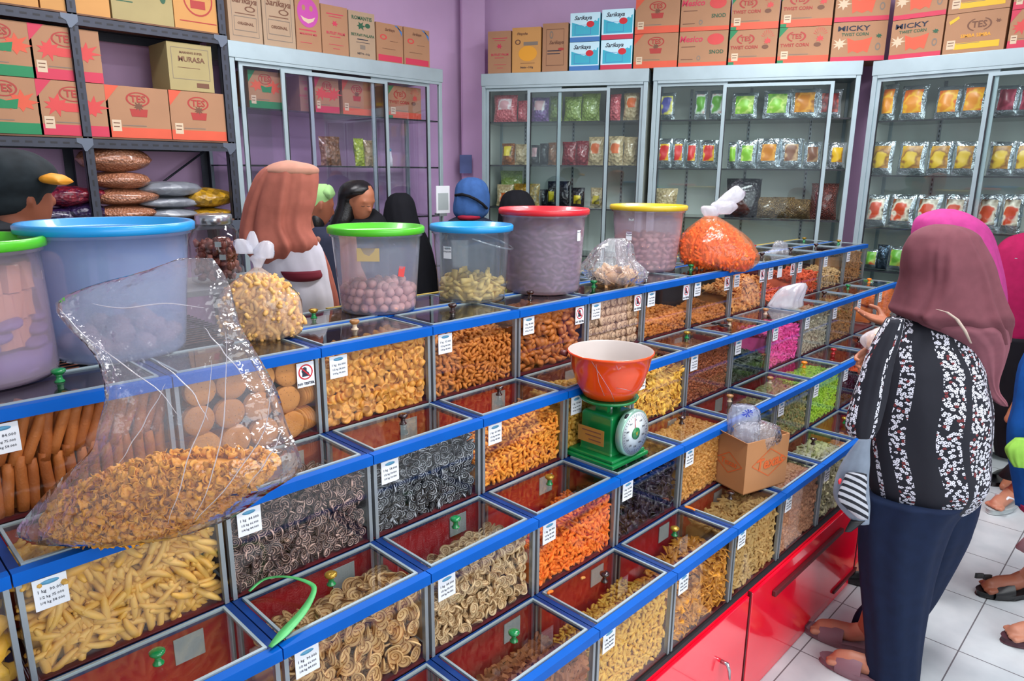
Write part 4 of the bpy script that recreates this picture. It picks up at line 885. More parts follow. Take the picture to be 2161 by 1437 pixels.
for x0, x1, yt, c, lab, pr in ((985, 1085, 1170, 'cream', 'packet with an orange label on the third shelf by the corner', LBC), (1090, 1250, 1165, 'gold', 'yellow patterned packet behind the black headscarf', None), (1252, 1300, 1200, 'black', 'dark narrow packet on the third shelf', None), (1302, 1362, 1150, 'black', 'dark packet with a yellow label, left of three', LBY), (1370, 1445, 1150, 'black', 'dark packet with a yellow header, middle of three', None), (1455, 1535, 1190, 'black', 'dark packet with a yellow label, right of three', LBY), (1575, 1650, 1190, 'cream', 'packet with a small yellow label, alone on the third shelf', LBY)):
    pk_R(q2(x0), q2(x1), yt/2.994, 1.391, PKC[c], lab, pr, reg=(.2, .8, .2, .6))
pk_R(q2(1005), q2(1140), 1085/2.994, 1.391, PKC['green'], 'flat green packet lying over the corner packets', None, inn=.2)
L1 = prmat('violet and yellow label', '#4c4c94', '#d6cf4a', '#e8e8f0'); L2 = prmat('green and white label', '#5c9a34', '#d6dcd8', '#b8403a'); L3 = prmat('lime label', '#8cc43c', '#c9dc7c', '#5a9a30', 2); L4 = prmat('orange label', '#c4761c', '#e09c30', '#8a4c18'); L5 = prmat('dark red label', '#8c3a3a', '#4c3034', '#b85c50')
L6 = prmat('red and yellow label', '#d22c2c', '#eac02c', '#e08a20'); L7 = prmat('brown label', '#7c4c34', '#c09a70', '#4c3428'); L8 = prmat('mango label', '#e28a1c', '#f0b82c', '#d85a20', 1); L9 = prmat('berry label', '#7c2438', '#b04c60', '#50202c'); L10 = prmat('yellow and brown label', '#d6b02c', '#8a5a2c', '#c8923c', 1); L11 = prmat('red header label', '#d04a28', '#e8e0cc', '#5c4a2c'); L12 = prmat('green and red label', '#6cae3c', '#a8cc60', '#c83c34')
for xa, xb, yt, pr, lab in ((q2(2008), q2(2110), 590, L1, 'silver packet with a violet and yellow label, left end of the middle cabinet'), (1466, 1492, 578, L2, 'silver packet with a green corner, second on the middle cabinet top shelf'), (1498, 1528, 575, L2, 'silver packet with a white and red label left of the door rail'), (1545, 1598, 590, L3, 'silver packet with a pale green label'), (1612, 1668, 575, L3, 'silver packet with a round green label'), (1669, 1727, 565, L4, 'silver packet with an orange label, top shelf of the middle cabinet'), (1727, 1776, 570, L5, 'silver packet with a dark red label behind the door rails')):
    pk_R(xa, xb, yt/2.993, 1.997, FOIL, lab, pr)
for xa, xb, yt, pr, lab in ((1387, 1418, 880, L6, 'silver packet with a red and yellow label, left end of the middle cabinet'), (1419, 1445, 880, L6, 'silver packet with a red and yellow label, second from the left end'), (1447, 1473, 890, L6, 'silver packet with a red and yellow label, third from the left end'), (1476, 1515, 890, L6, 'silver packet with a red and yellow label beside the door rail'), (1536, 1556, 900, L3, 'narrow green labelled packet right of the door rail'),
        (1557, 1596, 890, L3, 'silver packet with a small green label, second shelf'), (1597, 1647, 880, L4, 'silver packet with an orange brown label, second shelf'), (1646, 1694, 880, L7, 'silver packet with a small brown label, second shelf'), (1696, 1733, 900, L7, 'silver packet with a dark label by the door rail'), (1747, 1785, 905, L10, 'silver packet with a yellow label, right end of the second shelf')):
    pk_R(xa, xb, yt/2.993, 1.679, FOIL, lab, pr, reg=(.2, .8, .25, .8))
pk_R(q2(1985), q2(2120), 1195/2.994, 1.351, PKC['cream'], 'stack of pale sachets on the third shelf of the middle cabinet', None)
for xa, xb, yt, c, lab in ((1534, 1606, 1135, 'black', 'black bag with shiny folds behind the orange bag knot'), (1596, 1640, 1250, 'stick', 'bundle of brown sticks in film, leftmost of three'), (1630, 1674, 1250, 'stick', 'bundle of brown sticks in film, middle of three'), (1660, 1710, 1262, 'stick', 'bundle of brown sticks in film, rightmost of three'), (1712, 1768, 1165, 'rust', 'dark rust bag behind the cabinet door rails')):
    pk_R(xa, xb, yt/2.993, 1.351, PKC[c], lab, None, D=.12)
for i, (xa, xb) in enumerate(((1861, 1892), (1902, 1956), (1975, 2028), (2032, 2084), (2103, 2150), (2150, 2200))):
    pk_R(xa, xb, (540, 545, 550, 530, 545, 545)[i]/2.993, 1.97, FOIL, ('silver packet with a %s label, ' % ('mango' if i < 4 else 'berry'))+('leftmost', 'second', 'third', 'fourth', 'fifth', 'last')[i]+' on the right end cabinet top shelf', L8 if i < 4 else L9, True)
for i, (xa, xb) in enumerate(((1839, 1886), (1897, 1954), (1958, 2011), (2013, 2062), (2088, 2140), (2142, 2190))):
    pk_R(xa, xb, 900/2.993, 1.645, FOIL, 'silver packet with a yellow and brown label, '+('leftmost', 'second', 'third', 'fourth', 'fifth', 'last')[i]+' on its shelf', L10, True)
for i, (xa, xb) in enumerate(((1828, 1873), (1877, 1930), (1933, 1986), (1990, 2040), (2062, 2112), (2114, 2160))):
    pk_R(xa, xb, 1235/2.993, 1.324, FOIL, 'silver packet with a red header label, '+('leftmost', 'second', 'third', 'fourth', 'fifth', 'last')[i]+' on its shelf', L11, True)
pk_R(1825, 1853, 527, 1.052, FOIL, 'green labelled packet just past the far end of the counter', L12, True); pk_R(1874, 1915, 522, 1.052, FOIL, 'green labelled packet touching the mauve headscarf', L12, True); pk_R(1850, 1874, 518, 1.052, foil_mat('dark foil', '#4c5c6c'), 'dark blue foil packet between two green labelled ones', None, True)
for i, (xa, xb) in enumerate(((2108, 2150), (2120, 2165))):
    pk_R(xa, xb, (700, 800)[i], (.73, .40)[i], FOIL, ('silver packet low in the cabinet beside the magenta shirt', 'silver packet lowest in the cabinet beside the black trousers')[i], L12, True)
def pk_Y(xl, xr, yt, z, m, label, pr=None, Y=4.0, D=.06, cat='packet'):
    a, b = at(xl, yt+20, Y=Y), at(xr, yt+20, Y=Y); top = at((xl+xr)/2, yt, Y=Y)[2]
    return packet(((a[0]+b[0])/2, Y, z+.001), 0, b[0]-a[0], top-z, D, m, label, cat, pr, seed=int(xl) % 91)
pk_Y(676, 720, 288, 1.673, PKC['brown'], 'brown snack packet on the left cabinet shelf above the black hair'); pk_Y(748, 769, 292, 1.673, PKC['lime'], 'narrow lime packet in the left cabinet'); pk_Y(770, 789, 296, 1.673, PKC['cream'], 'beige packet beside the lime one in the left cabinet')
o = MB().lathe([(.014, 0), (.015, .05), (.008, .07), (.006, .1)], n=14).build('white_bottle', WPAP, loc=(at(824, 330, Y=4.05)[0], 4.05, 1.673), label='small white bottle in the left glass cabinet', cat='bottle')
MB().lathe([(.0075, .1), (.0075, .118)], n=12).build('cap', INKB, o)
# card stand and small wall notice
p = at(925, 450, Y=3.55); o = MB().box(-.055, .055, 0, .004, 0, .17).build('card_stand', WPAP, loc=(p[0], 3.5, 1.385), label='white card on a stand left of the blue cap', cat='card'); MB().box(-.042, .042, -.001, 0, .02, .125).build('printed_field', GPAP, o)
MB().box(-.03, .03, 0, .05, -.02, 0).build('foot', ALU, o); MB().box(-.006, .006, .01, .02, -1.385, -.02).build('pole', ALU, o)
p = at(1004, 355, Y=3.93)
o = MB().box(-.05, .05, 0, .004, -.07, .07).build('wall_notice', mat('dull blue notice', '#5c6c9c', .6, var=.2), loc=(3.78, 4.20, 1.70), label='small dull blue notice on the wall beside the right cabinet', cat='notice'); o.rotation_euler = (0, 0, aR)

# ------------------------------------------------------------ big bags on the rack
def sack(px, py, W, H, D, m, label, rz=0, z0=1.38, Y=4.03):
    a = at(px, py, Y=Y); b = MB(); rs_ = np.random.RandomState(int(px)); ph = rs_.rand(4)*6
    def fold(v, th): return 1+.05*math.sin(3*th+ph[0]+6*v)+.04*math.sin(7*th+ph[1])
    R_ = []
    for j in range(13):
        u = j/12; e = math.sin(PI*(.02+.96*u))**.42; q = -W/2+W*u
        R_.append(((q, .01*math.sin(5*u+ph[2]), H/2), (0, D/2*(.25+.75*e)*(1 if 0 < j < 12 else .8), 0), (0, 0, H/2*e*(1 if 0 < j < 12 else .3))))
    b.rings(R_, 22, fold); o = b.build('snack_sack', m, loc=(a[0], Y, z0)); o.rotation_euler = (0, 0, rz); return tag(o, label, 'bag')
zs = 1.38
for i, (h, dx, w_) in enumerate(((.085, 0, .3), (.085, 4, .33), (.09, -2, .28), (.125, -8, .33))):
    sack(256+dx, 400, w_, h, .24, PKC['tan'], 'tan snack sack, %s of the stack of four' % ('lowest', 'second from the bottom', 'third from the bottom', 'topmost')[i], .12*(i % 2)-.05, zs); zs += h-.004
zs = 1.38
for i, (h, dx, w_) in enumerate(((.06, 0, .3), (.065, 4, .32), (.085, 8, .33))):
    sack(352+dx, 430, w_, h, .22, PKC['dull'], 'dull silver sack, %s of the stack of three' % ('lowest', 'middle', 'topmost')[i], -.15+.06*i, zs); zs += h-.003
sack(440, 440, .24, .055, .22, PKC['gold'], 'golden snack sack, lower of two behind the jar', 0, 1.38); sack(440, 430, .27, .115, .22, PKC['gold'], 'golden snack sack, upper of two behind the jar', .2, 1.432)
sack(120, 430, .26, .08, .22, PKC['plum'], 'dark plum sack on the rack beside the man in a cap', 0, 1.38); sack(175, 440, .22, .1, .22, PKC['plum'], 'dark plum sack left of the tan sacks', .2, 1.38)
sack(135, 420, .24, .1, .22, PKC['berry'], 'red sack on the rack beside the man in a cap', .1, 1.462); sack(180, 420, .2, .07, .22, PKC['berry'], 'dark red sack left of the tan sacks', 0, 1.482)
# ------------------------------------------------------------ wire rack behind the top tier
wr = empty('wire_rack', (-.6, 1.60, 0), label='black wire rack under the big blue lidded bucket', cat='rack')
WIRE = mat('black wire', '#2c2c33', .35, .6)
b = MB()
for i in range(22): b.tube([(0, .0+i*.024, 1.255), (1.34, .0+i*.024, 1.255)], .0022, 5)
for i in range(8): b.tube([(.02+i*.185, 0, 1.251), (.02+i*.185, .51, 1.251)], .003, 5)
b.build('wire_shelf', WIRE, wr)
for x in (.02, 1.32):
    for y in (.0, .51): MB().tube([(x, y, 0), (x, y, 1.26)], .009, 8).build('leg', WIRE, wr)

# ------------------------------------------------------------ lidded buckets
def rim_mat(n, c): return mat(n, c, .35, var=.04, coat=.2)
LID = {'green': rim_mat('green bucket lid', '#4cb81c'), 'blue': rim_mat('blue bucket lid', '#1690cf'), 'red': rim_mat('red bucket lid', '#d2202c'), 'yellow': rim_mat('yellow bucket lid', '#cfae1c')}
BK = {}
def bucket(key, top, bot, zb, lidc, m, label, handle=False):
    (txl, txr, ty), (bxl, bxr, by) = top, bot
    pf = at((bxl+bxr)/2, by, z=zb); g = float(FH @ pf); dep = depth_of(pf); rb = (bxr-bxl)/2/F_PX*dep; g += rb
    c = atg((bxl+bxr)/2, by-10, g); dep2 = depth_of(c); rb = (bxr-bxl)/2/F_PX*dep2
    ct = atg((txl+txr)/2, ty, g); h = ct[2]-zb; rt = (txr-txl)/2/F_PX*depth_of(ct)*.97
    o = empty('storage_bucket', (c[0], c[1], zb), label=label, cat='bucket')
    pr = [(rb*.93, .004), (rb*.985, .0), (rb, .012)]+[(rb+(rt*.955-rb)*t, .012+(h-.035)*t) for t in (.2, .4, .6, .8, 1.)]+[(rt*1.0, h-.022), (rt*1.0, h-.012)]
    b = MB(); b.lathe(pr, n=56, cap=False); b.v += []; 
    n0 = len(b.v); b.add([(rb*.93*math.cos(2*PI*i/56), rb*.93*math.sin(2*PI*i/56), .004) for i in range(56)], [tuple(range(56))])
    b.build('body', m, o)
    l = MB().lathe([(rt*1.0, h-.016), (rt*1.045, h-.014), (rt*1.05, h), (rt*1.02, h+.004), (rt*.96, h+.003), (rt*.93, h-.012), (rt*.3, h-.010), (.003, h-.010)], n=56).build('lid', LID[lidc], o)
    MB().box(rt*1.03, rt*1.09, -.012, .012, h-.014, h-.006).build('lid_tab', LID[lidc], l)
    if handle:
        a0 = YAW; pts = [(rt*1.04*math.cos(a), rt*1.04*math.sin(a), h-.03-.04*math.sin((a+2.3)/3.0*PI)) for a in np.linspace(-2.3+0, .7, 20)]
        MB().tube(pts, .0025, 6).build('handle', m, o)
    BK[key] = (o, rb, rt, h, c); return o
def wall_pt(key, px, py):
    """a point of the bucket's near wall under a picture point; returns local position and its yaw"""
    o, rb, rt, h, c = BK[key]; zb = o.location.z; g = float(FH @ np.array([c[0], c[1], 0])); p = atg(px, py, g); s_ = float((p-c) @ RH); 
    t = min(max((p[2]-zb)/h, 0), 1); r_ = rb+(rt*.955-rb)*t+.0012; a = math.asin(max(-.95, min(.95, s_/r_)))
    d = math.sin(a)*RH-math.cos(a)*FH; p2 = atg(px, py, g-r_*math.cos(a)); return (d[0]*r_, d[1]*r_, p2[2]-zb), math.atan2(d[1], d[0])+PI/2
def sticker(key, px, py, w_, h_, m, lines=3, txt=None, name='price_card'):
    p, yaw = wall_pt(key, px, py); o = BK[key][0]; s_ = MB().box(-w_/2, w_/2, -.0006, .0, -h_/2, h_/2).build(name, m, o, loc=p); s_.rotation_euler = (0, 0, yaw)
    if txt:
        for i, t_ in enumerate(txt): lettering(t_, h_*.16, INK, s_, (0, -.001, h_*(.32-.24*i)), (PI/2, 0, 0))
    return s_
bucket('g1', (-205, 121, 507), (-190, 106, 838), 1.264, 'green', BUCKP, 'green lidded bucket at the left edge of the counter')
bucket('b2', (88, 420, 471), (140, 385, 768), 1.262, 'blue', BUCK, 'very large blue lidded bucket on the black wire rack')
bucket('g3', (692, 892, 479), (722, 878, 665), 1.264, 'green', glass('milky bucket plastic', (.92, .92, .96, 1), 1.3, .18, haze=.3, hazec=(.62, .66, .84, 1)), 'green lidded bucket with pink balls in its bottom')
bucket('b4', (908, 1082, 475), (926, 1066, 640), 1.264, 'blue', BUCKC, 'clear bucket with a blue lid and wafer bars', handle=True)
bucket('r5', (1049, 1238, 441), (1068, 1222, 623), 1.264, 'red', BUCKP, 'red lidded bucket full of purplish cookies')
bucket('y6', (1281, 1441, 434), (1300, 1424, 575), 1.264, 'yellow', BUCKP, 'yellow lidded bucket behind the clear film bag')
sticker('b4', 950, 533, .03, .036, WPAP, txt=('1 kg 42.000', '1/2 kg 22.000')); sticker('r5', 1217, 497, .02, .034, WPAP, txt=('1 kg 56.000',)); sticker('y6', 1319, 498, .026, .034, WPAP, txt=('1 kg 38.000', '1/2 kg 20.000'))
s_ = sticker('g3', 857, 573, .02, .028, PR, name='red_sticker'); s_.rotation_euler[1] = .2
sticker('g3', 795, 538, .06, .035, mat('yellowish tape', '#b8a070', .6), name='tape_patch'); s_ = sticker('b2', 160, 572, .04, .028, WPAP, name='torn_label'); MB().box(-.018, -.006, -.0012, -.0006, -.012, .012).build('green_mark', PDG, s_)
sticker('y6', 1323, 462, .022, .012, GPAP, name='faded_mark')
def in_bucket(key, zf, n, name, V_F, m, label, cat, group, r_, things=True, flat=False, seed=1, ins=None):
    o, rb, rt, h, c = BK[key]; rs_ = np.random.RandomState(seed); P = []
    zz = r_; 
    while zz < zf*h:
        R_ = rb+(rt*.955-rb)*zz/h-(ins or r_)*1.08; nn = max(3, int(2*PI*R_/(r_*2.1)))
        for i in range(nn):
            a = 2*PI*(i+.5*rs_.rand()+.5*(int(zz/r_) % 2))/nn; P.append(((c[0]+R_*math.cos(a), c[1]+R_*math.sin(a), o.location.z+.004+zz), (rs_.randn()*.4 if not flat else 0, rs_.randn()*.4 if not flat else 0, a if flat else rs_.rand()*6), .9+.2*rs_.rand()))
        zz += r_*1.7
    R0 = rb+(rt*.955-rb)*zf-(ins or r_)*1.1
    for i in range(n):
        a, q = rs_.rand()*6.28, R0*math.sqrt(rs_.rand())*.9; P.append(((c[0]+q*math.cos(a), c[1]+q*math.sin(a), o.location.z+zf*h+r_*.3+.012*rs_.rand()), tuple(rs_.rand(3)*6), .9+.2*rs_.rand()))
    if things: scatter_things(name, [V_F] if not isinstance(V_F, list) else V_F, P, m, label, cat, group)
    b = MB().lathe([(max(.01, rb*.93-r_*1.2), .006), (max(.012, rb+(rt*.955-rb)*zf-r_*1.6), zf*h-r_*.3), (.005, zf*h+.004)], n=24)
    V, F_ = np.array(b.v)+np.array([c[0], c[1], o.location.z]), np.array(tri(b.f))
    if things: link(name+'_heap', np_mesh(V, F_, m), label='heap under the '+group, cat='snack heap', kind='stuff')
    else: scatter_stuff(name, V_F if isinstance(V_F, list) else [V_F], P, m, core=(V, F_), label=label, cat=cat, kind='stuff')
M_BALL = snack('pinkish ball', '#c98a7c', '#d9a394', .6, .3); M_WAF = snack('wafer bar', '#c09a4a', '#dcb869', .6, .6); M_PCK = snack('purplish cookie', '#5a4658', '#7a6478', .6, .6); M_FLT = snack('pale pink drop', '#b58a80', '#d0a898', .6, .4); M_TBI = snack('tan brick biscuit', '#c98a5c', '#dba478', .7, .4)
in_bucket('g3', .28, 30, 'pink_ball', T_ball(.0125, .0125, .012, .03, 12, 8, 2), M_BALL, 'round pinkish cracker ball in the green lidded bucket', 'cracker', 'pink balls in the green lidded bucket', .0125)
in_bucket('b4', .24, 24, 'wafer_bar', T_box(.042, .016, .009), M_WAF, 'yellow wafer bar in the clear blue lidded bucket', 'wafer', 'wafer bars in the blue lidded bucket', .011, flat=False, ins=.022)
in_bucket('r5', .76, 50, 'purplish_cookies', [T_disc(.02, .008, 0, 14)], M_PCK, 'purplish round cookies filling the red lidded bucket', 'cookies', '', .012, things=False, ins=.02)
in_bucket('y6', .5, 40, 'pink_drops', [T_ball(.016, .012, .007, .05, 8, 5, 3)], M_FLT, 'pale pink flat drops half filling the yellow lidded bucket', 'snacks', '', .013, things=False)
in_bucket('b2', .14, 10, 'pinkish_crackers', [T_ball(.03, .025, .02, .05, 8, 5, 3)], M_BALL, 'pinkish crackers in the bottom of the very large bucket', 'snacks', '', .03, things=False)
o1, rb1, rt1, h1, c1 = BK['g1']
b = MB().lathe([(rb1*.9, .006), (rb1*.95, .05), (.01, .055)], n=32); V = np.array(b.v)+np.array([c1[0], c1[1], 1.264])
scatter_stuff('purple_sweets', [T_disc(.02, .008, 0, 12)], [((c1[0]+(rb1-.03)*math.cos(a), c1[1]+(rb1-.03)*math.sin(a), 1.285+.022*(i % 5)), (.3, .2, a), 1) for i, a in enumerate(np.linspace(0, 6.28*5, 150))], snack('purple biscuit', '#5c4a7c', '#7a68a0', .6), core=(V, np.array(tri(b.f))), label='purple biscuits in the bottom of the left edge bucket', cat='biscuits', kind='stuff')
BB = np_mesh(*T_box(.028, .028, .05), M_TBI, smooth=False)
rs = np.random.RandomState(8)
for lv in range(3):
    for i in range(14):
        a = -2.6+i*.19+.08*lv; rr = rb1-.05+.006*lv
        if lv == 2 and i % 2: continue
        o = link('brick_biscuit', BB, loc=(c1[0]+rr*math.cos(a), c1[1]+rr*math.sin(a), 1.264+.085+lv*.052)); o.rotation_euler = (rs.randn()*.08, rs.randn()*.08, a); tag(o, 'tan block biscuit standing in the left edge bucket', 'biscuit', 'tan block biscuits in the left edge bucket')

# ------------------------------------------------------------ glass jar with a metal lid
p = at(462, 604, z=1.27); g = 2.55
cj = atg(462, 590, g); zj = atg(462, 596, g)[2]; rj = 52/F_PX*depth_of(cj); hj = atg(462, 452, g)[2]-zj
jr = empty('glass_jar', (cj[0], cj[1], zj), label='glass jar with a steel lid holding reddish sweets', cat='jar')
MB().lathe([(rj*.8, .003), (rj, .012), (rj*1.0, hj*.62), (rj*.85, hj*.76), (rj*.62, hj*.84), (rj*.62, hj*.88)], n=36, cap=False).build('body', glass('jar glass', (.9, .93, .92, 1), 1.4), jr)
MB().lathe([(rj*.68, hj*.86), (rj*.7, hj*.87), (rj*.7, hj*.99), (rj*.66, hj), (.005, hj)], n=36).build('lid', STEEL, jr)
P = []
for i in range(170):
    a, q = rs.rand()*6.28, rj*.8*math.sqrt(rs.rand()); P.append(((cj[0]+q*math.cos(a), cj[1]+q*math.sin(a), zj+.02+rs.rand()*hj*.55), tuple(rs.rand(3)*6), 1.2))
scatter_stuff('wrapped_sweets', [T_ball(.013, .01, .008, .15, 8, 5, 4)], P, snack('reddish sweet', '#6c3430', '#a86458', .35), label='reddish wrapped sweets inside the glass jar', cat='sweets', kind='stuff')
for px, py in ((460, 516), (470, 543)):
    q = atg(px, py, g-rj-.001); s_ = MB().box(-.011, .011, -.001, 0, -.009, .009).build('small_sticker', GPAP, jr, loc=(q[0]-cj[0], q[1]-cj[1], q[2]-zj)); s_.rotation_euler = (0, 0, -YAW)
sd = empty('side_shelf', (cj[0], cj[1], 0), label='grey side shelf carrying the glass jar behind the counter', cat='shelf')
MB().box(-.45, .25, -.13, .2, zj-.02, zj-.001).build('shelf_top', ALU, sd)
for x in (-.43, .23): MB().box(x-.012, x+.012, -.11, -.085, 0, zj-.02).build('leg', WIRE, sd); MB().box(x-.012, x+.012, .16, .185, 0, zj-.02).build('leg', WIRE, sd)

# ------------------------------------------------------------ bags of snacks
def fold_fn(a=.05, k=9, ph=0., a2=.03): return lambda v, th: 1+a*math.sin(k*th+ph+3*v)*(.4+.6*v)+a2*math.sin((k*2+1)*th+ph*2-5*v)
def bag(name, rows, g, film, label, inner=None, inner_rows=None, pieces=None, npc=0, thick=.6, fold=None, cat='bag', pm=None, plabel=None, m=26, knot=None, knotm=None, pc_sc=1):
    b = loft_px(rows, g, thick, m, 40, fold or fold_fn()); zmin = min(v[2] for v in b.v); cx = sum(v[0] for v in b.v)/len(b.v); cy = sum(v[1] for v in b.v)/len(b.v)
    o = empty(name, (cx, cy, zmin), label=label, cat=cat); loc = (-cx, -cy, -zmin)
    b.build('film', film, o, loc=loc)
    for kr in (knot or []): kb = loft_px(kr[0], g, kr[1], 10, 26, fold_fn(.12, 7, kr[2], .07)); kb.build('knotted_top', knotm or film, o, loc=loc)
    if inner_rows:
        ib = loft_px(inner_rows, g, thick*.92, 20, 30, None); V = np.array(ib.v); F_ = np.array(tri(ib.f)); P = []
        rs_ = np.random.RandomState(len(label)); idx = rs_.randint(0, len(V), npc); cc = V.mean(0)
        for i in idx:
            q = cc+(V[i]-cc)*(.90+.05*rs_.rand())+rs_.randn(3)*.003; P.append((q, tuple(rs_.rand(3)*6), pc_sc*(.85+.3*rs_.rand())))
        Vc = cc+(V-cc)*.84
        scatter_stuff(name+'_contents', pieces, P, pm, core=(Vc, F_), label=plabel, cat='snacks', kind='stuff')
    return o
# yellow snack bag with a white knot
gy = float(FH @ at(545, 722, z=1.264))+.07
bag('tied_bag', [(562, 538, 548), (575, 522, 566), (592, 496, 590), (612, 474, 618), (632, 466, 632), (655, 466, 636), (680, 468, 636), (702, 474, 630), (715, 492, 600), (722, 512, 560)], gy, FILM3, 'tied clear bag of yellow snacks with a white knotted top', None,
    [(588, 520, 575), (602, 496, 600), (620, 480, 618), (645, 472, 630), (680, 472, 631), (702, 480, 622), (718, 515, 565)], [tk(.03, .0055, .12, .7)], 900, thick=.62, pm=snack('pale yellow snack', '#d89c4c', '#e9bd78', .6), plabel='pale yellow snack sticks inside the white knotted bag',
    knot=[([(566, 536, 552), (555, 533, 556), (545, 528, 560), (538, 534, 552)], .5, 0), ([(545, 540, 575), (530, 535, 578), (515, 545, 576), (508, 556, 568)], .5, 1), ([(535, 500, 540), (522, 496, 535), (510, 494, 526), (504, 500, 512)], .4, 2), ([(530, 522, 548), (510, 520, 545), (495, 524, 540), (488, 528, 536)], .3, 3)], knotm=FILMW)
# orange bag
go = float(FH @ at(1540, 571, z=1.264))+.06
bag('tied_bag', [(455, 1488, 1512), (468, 1470, 1535), (485, 1450, 1560), (505, 1435, 1582), (525, 1432, 1594), (540, 1433, 1600), (553, 1440, 1597), (563, 1470, 1588), (572, 1520, 1572)], go, FILMO, 'tied bag of bright orange snacks on the top tier', None,
    [(472, 1480, 1520), (490, 1455, 1548), (510, 1440, 1568), (535, 1436, 1590), (553, 1446, 1590), (566, 1500, 1575)], [tk(.036, .0055, .1, .8)], 800, thick=.6, pm=snack('vivid orange stick', '#ee5a10', '#ff8a34', .6), plabel='bright orange sticks inside the tied bag',
    knot=[([(458, 1488, 1514), (450, 1482, 1520), (440, 1478, 1518), (434, 1484, 1505)], .5, 0), ([(452, 1500, 1540), (438, 1500, 1556), (428, 1505, 1552), (424, 1515, 1545)], .4, 2), ([(440, 1500, 1520), (425, 1512, 1560), (408, 1530, 1572), (396, 1545, 1562), (392, 1552, 1558)], .3, 1)], knotm=FILMW)
# small clear bag of chips
gc = float(FH @ at(1295, 606, z=1.264))+.05
bag('clear_bag', [(503, 1285, 1318), (515, 1268, 1330), (530, 1255, 1332), (548, 1245, 1338), (565, 1232, 1352), (580, 1240, 1356), (594, 1255, 1345), (603, 1275, 1325), (608, 1290, 1312)], gc, FILM2, 'crumpled clear bag of brown chips before the yellow lidded bucket', None,
    [(572, 1275, 1330), (580, 1258, 1340), (592, 1262, 1335), (604, 1285, 1318)], [T_chip(.04, .03, .003, .008, 4, 3)], 50, thick=.75, fold=fold_fn(.16, 6, 1., .12), pm=snack('caramel chip', '#b9814c', '#d8a874', .45), plabel='brown chips inside the crumpled clear bag')
# empty bag on the second tier
ge = float(FH @ at(1665, 650, z=1.066))+.02
bag('plastic_bag', [(597, 1688, 1700), (606, 1655, 1702), (618, 1640, 1697), (632, 1630, 1690), (645, 1622, 1688), (652, 1640, 1676)], ge, FILMW, 'empty milky plastic bag crumpled on the second tier lids', thick=.5, fold=fold_fn(.12, 5, .4, .1))
bag('plastic_bag', [(508, 1638, 1652), (516, 1632, 1660), (526, 1628, 1662), (534, 1608, 1660), (545, 1602, 1650)], float(FH @ at(1640, 545, z=1.264))+.25, FILM2, 'small clear plastic bag at the back of the top tier', thick=.5, fold=fold_fn(.14, 5, 2, .1))
# the big open bag leaning on the counter
gb = 1.02
bigrows = [(545, 380, 448, .25, .10), (575, 300, 468, .25, .10), (605, 190, 480, .2, .09), (640, 122, 486, .2, .08), (690, 150, 500, .22, .07), (740, 200, 530, .25, .06), (790, 222, 560, .28, .05), (840, 228, 585, .32, .03), (890, 215, 600, .36, .02), (940, 205, 620, .42, 0), (985, 165, 625, .45, 0), (1030, 120, 560, .45, 0), (1075, 85, 500, .45, 0), (1105, 60, 440, .4, -.01), (1130, 48, 360, .3, -.02)]
bag('open_bag', bigrows, gb, FILM, 'large open clear bag of yellow brown flakes slumped over the counter', None,
    [(965, 340, 590), (985, 270, 585), (1010, 200, 560), (1050, 130, 500), (1085, 95, 440), (1112, 90, 380), (1128, 110, 320)], [T_chip(.014, .011, .0015, .004, 4, 3), T_chip(.010, .013, .0015, .004, 4, 5)], 3800, thick=.4, m=34,
    fold=fold_fn(.05, 7, .5, .035), pm=snack('yellow brown flake', '#c47410', '#f2ac2c', .5), plabel='yellow brown flakes in the large open bag')

FCR = glass('film crease', (.97, .97, 1, 1), 3., .08, haze=.35, hazec=(.95, .92, .96, 1))
ob_ = [o for o in bpy.data.objects if o.name.startswith('open_bag') and o.type == 'EMPTY'][0]
for i, pts in enumerate((((475, 700), (478, 800), (462, 950), (430, 1050), (405, 1100)), ((445, 760), (440, 850), (400, 960), (370, 1060), (352, 1108)), ((575, 800), (560, 900), (500, 1000), (430, 1080), (410, 1100)), ((330, 760), (400, 820), (440, 890)),
        ((350, 810), (300, 900), (250, 980)), ((125, 650), (170, 700), (260, 770), (330, 820), (380, 880)), ((430, 690), (470, 740), (520, 800)), ((600, 900), (570, 960), (520, 1030)), ((190, 640), (260, 650), (350, 640), (430, 650)))):
    P = [atg(x, y, gb-.055-.02*(y > 900)) for x, y in pts]; A = interp_rows([tuple(p) for p in P], 16)
    MB().tube([a+RH*.0012*math.sin(j*1.3+i) for j, a in enumerate(A)], [.0003+.0008*math.sin(PI*j/15) for j in range(16)], 5).build('crease', FCR, ob_, loc=tuple(-np.array(ob_.location)))

# ------------------------------------------------------------ kitchen scale and orange bowl
GE = mat('green enamel', '#0b7a3c', .3, var=.15, vscale=12, coat=.4); DIAL = mat('dial white', '#dfe7ea', .4); ORB = mat('orange bowl enamel', '#ee4a0a', .22, var=.06, vscale=14, coat=.5); BOWI = mat('bowl inside', '#bdb2ac', .4, var=.06)
fc = at(1290, 988, z=.866); sc_o = empty('kitchen_scale', (1.535, 1.115, .866), label='green spring scale with a round white dial under the orange bowl', cat='scale')
gS = float(FH @ np.array([1.535, 1.115, 0])); zof = lambda px, py: atg(px, py, gS)[2]-.866
MB().box(-.085, .085, -.085, .085, 0, .012).box(-.077, .077, -.077, .077, .012, .022).build('base_plate', GE, sc_o, bevel=.003)
zt_ = .137
b = MB(); b.rings([((0, 0, z), (x, 0, 0), (0, y, 0)) for z, x, y in ((.02, .08, .08), (.03, .076, .076), (zt_-.006, .074, .074), (zt_, .066, .066))], 4, cap=True, smooth=False); b.v = [(x*math.cos(PI/4)-y*math.sin(PI/4), x*math.sin(PI/4)+y*math.cos(PI/4), z) for x, y, z in b.v]
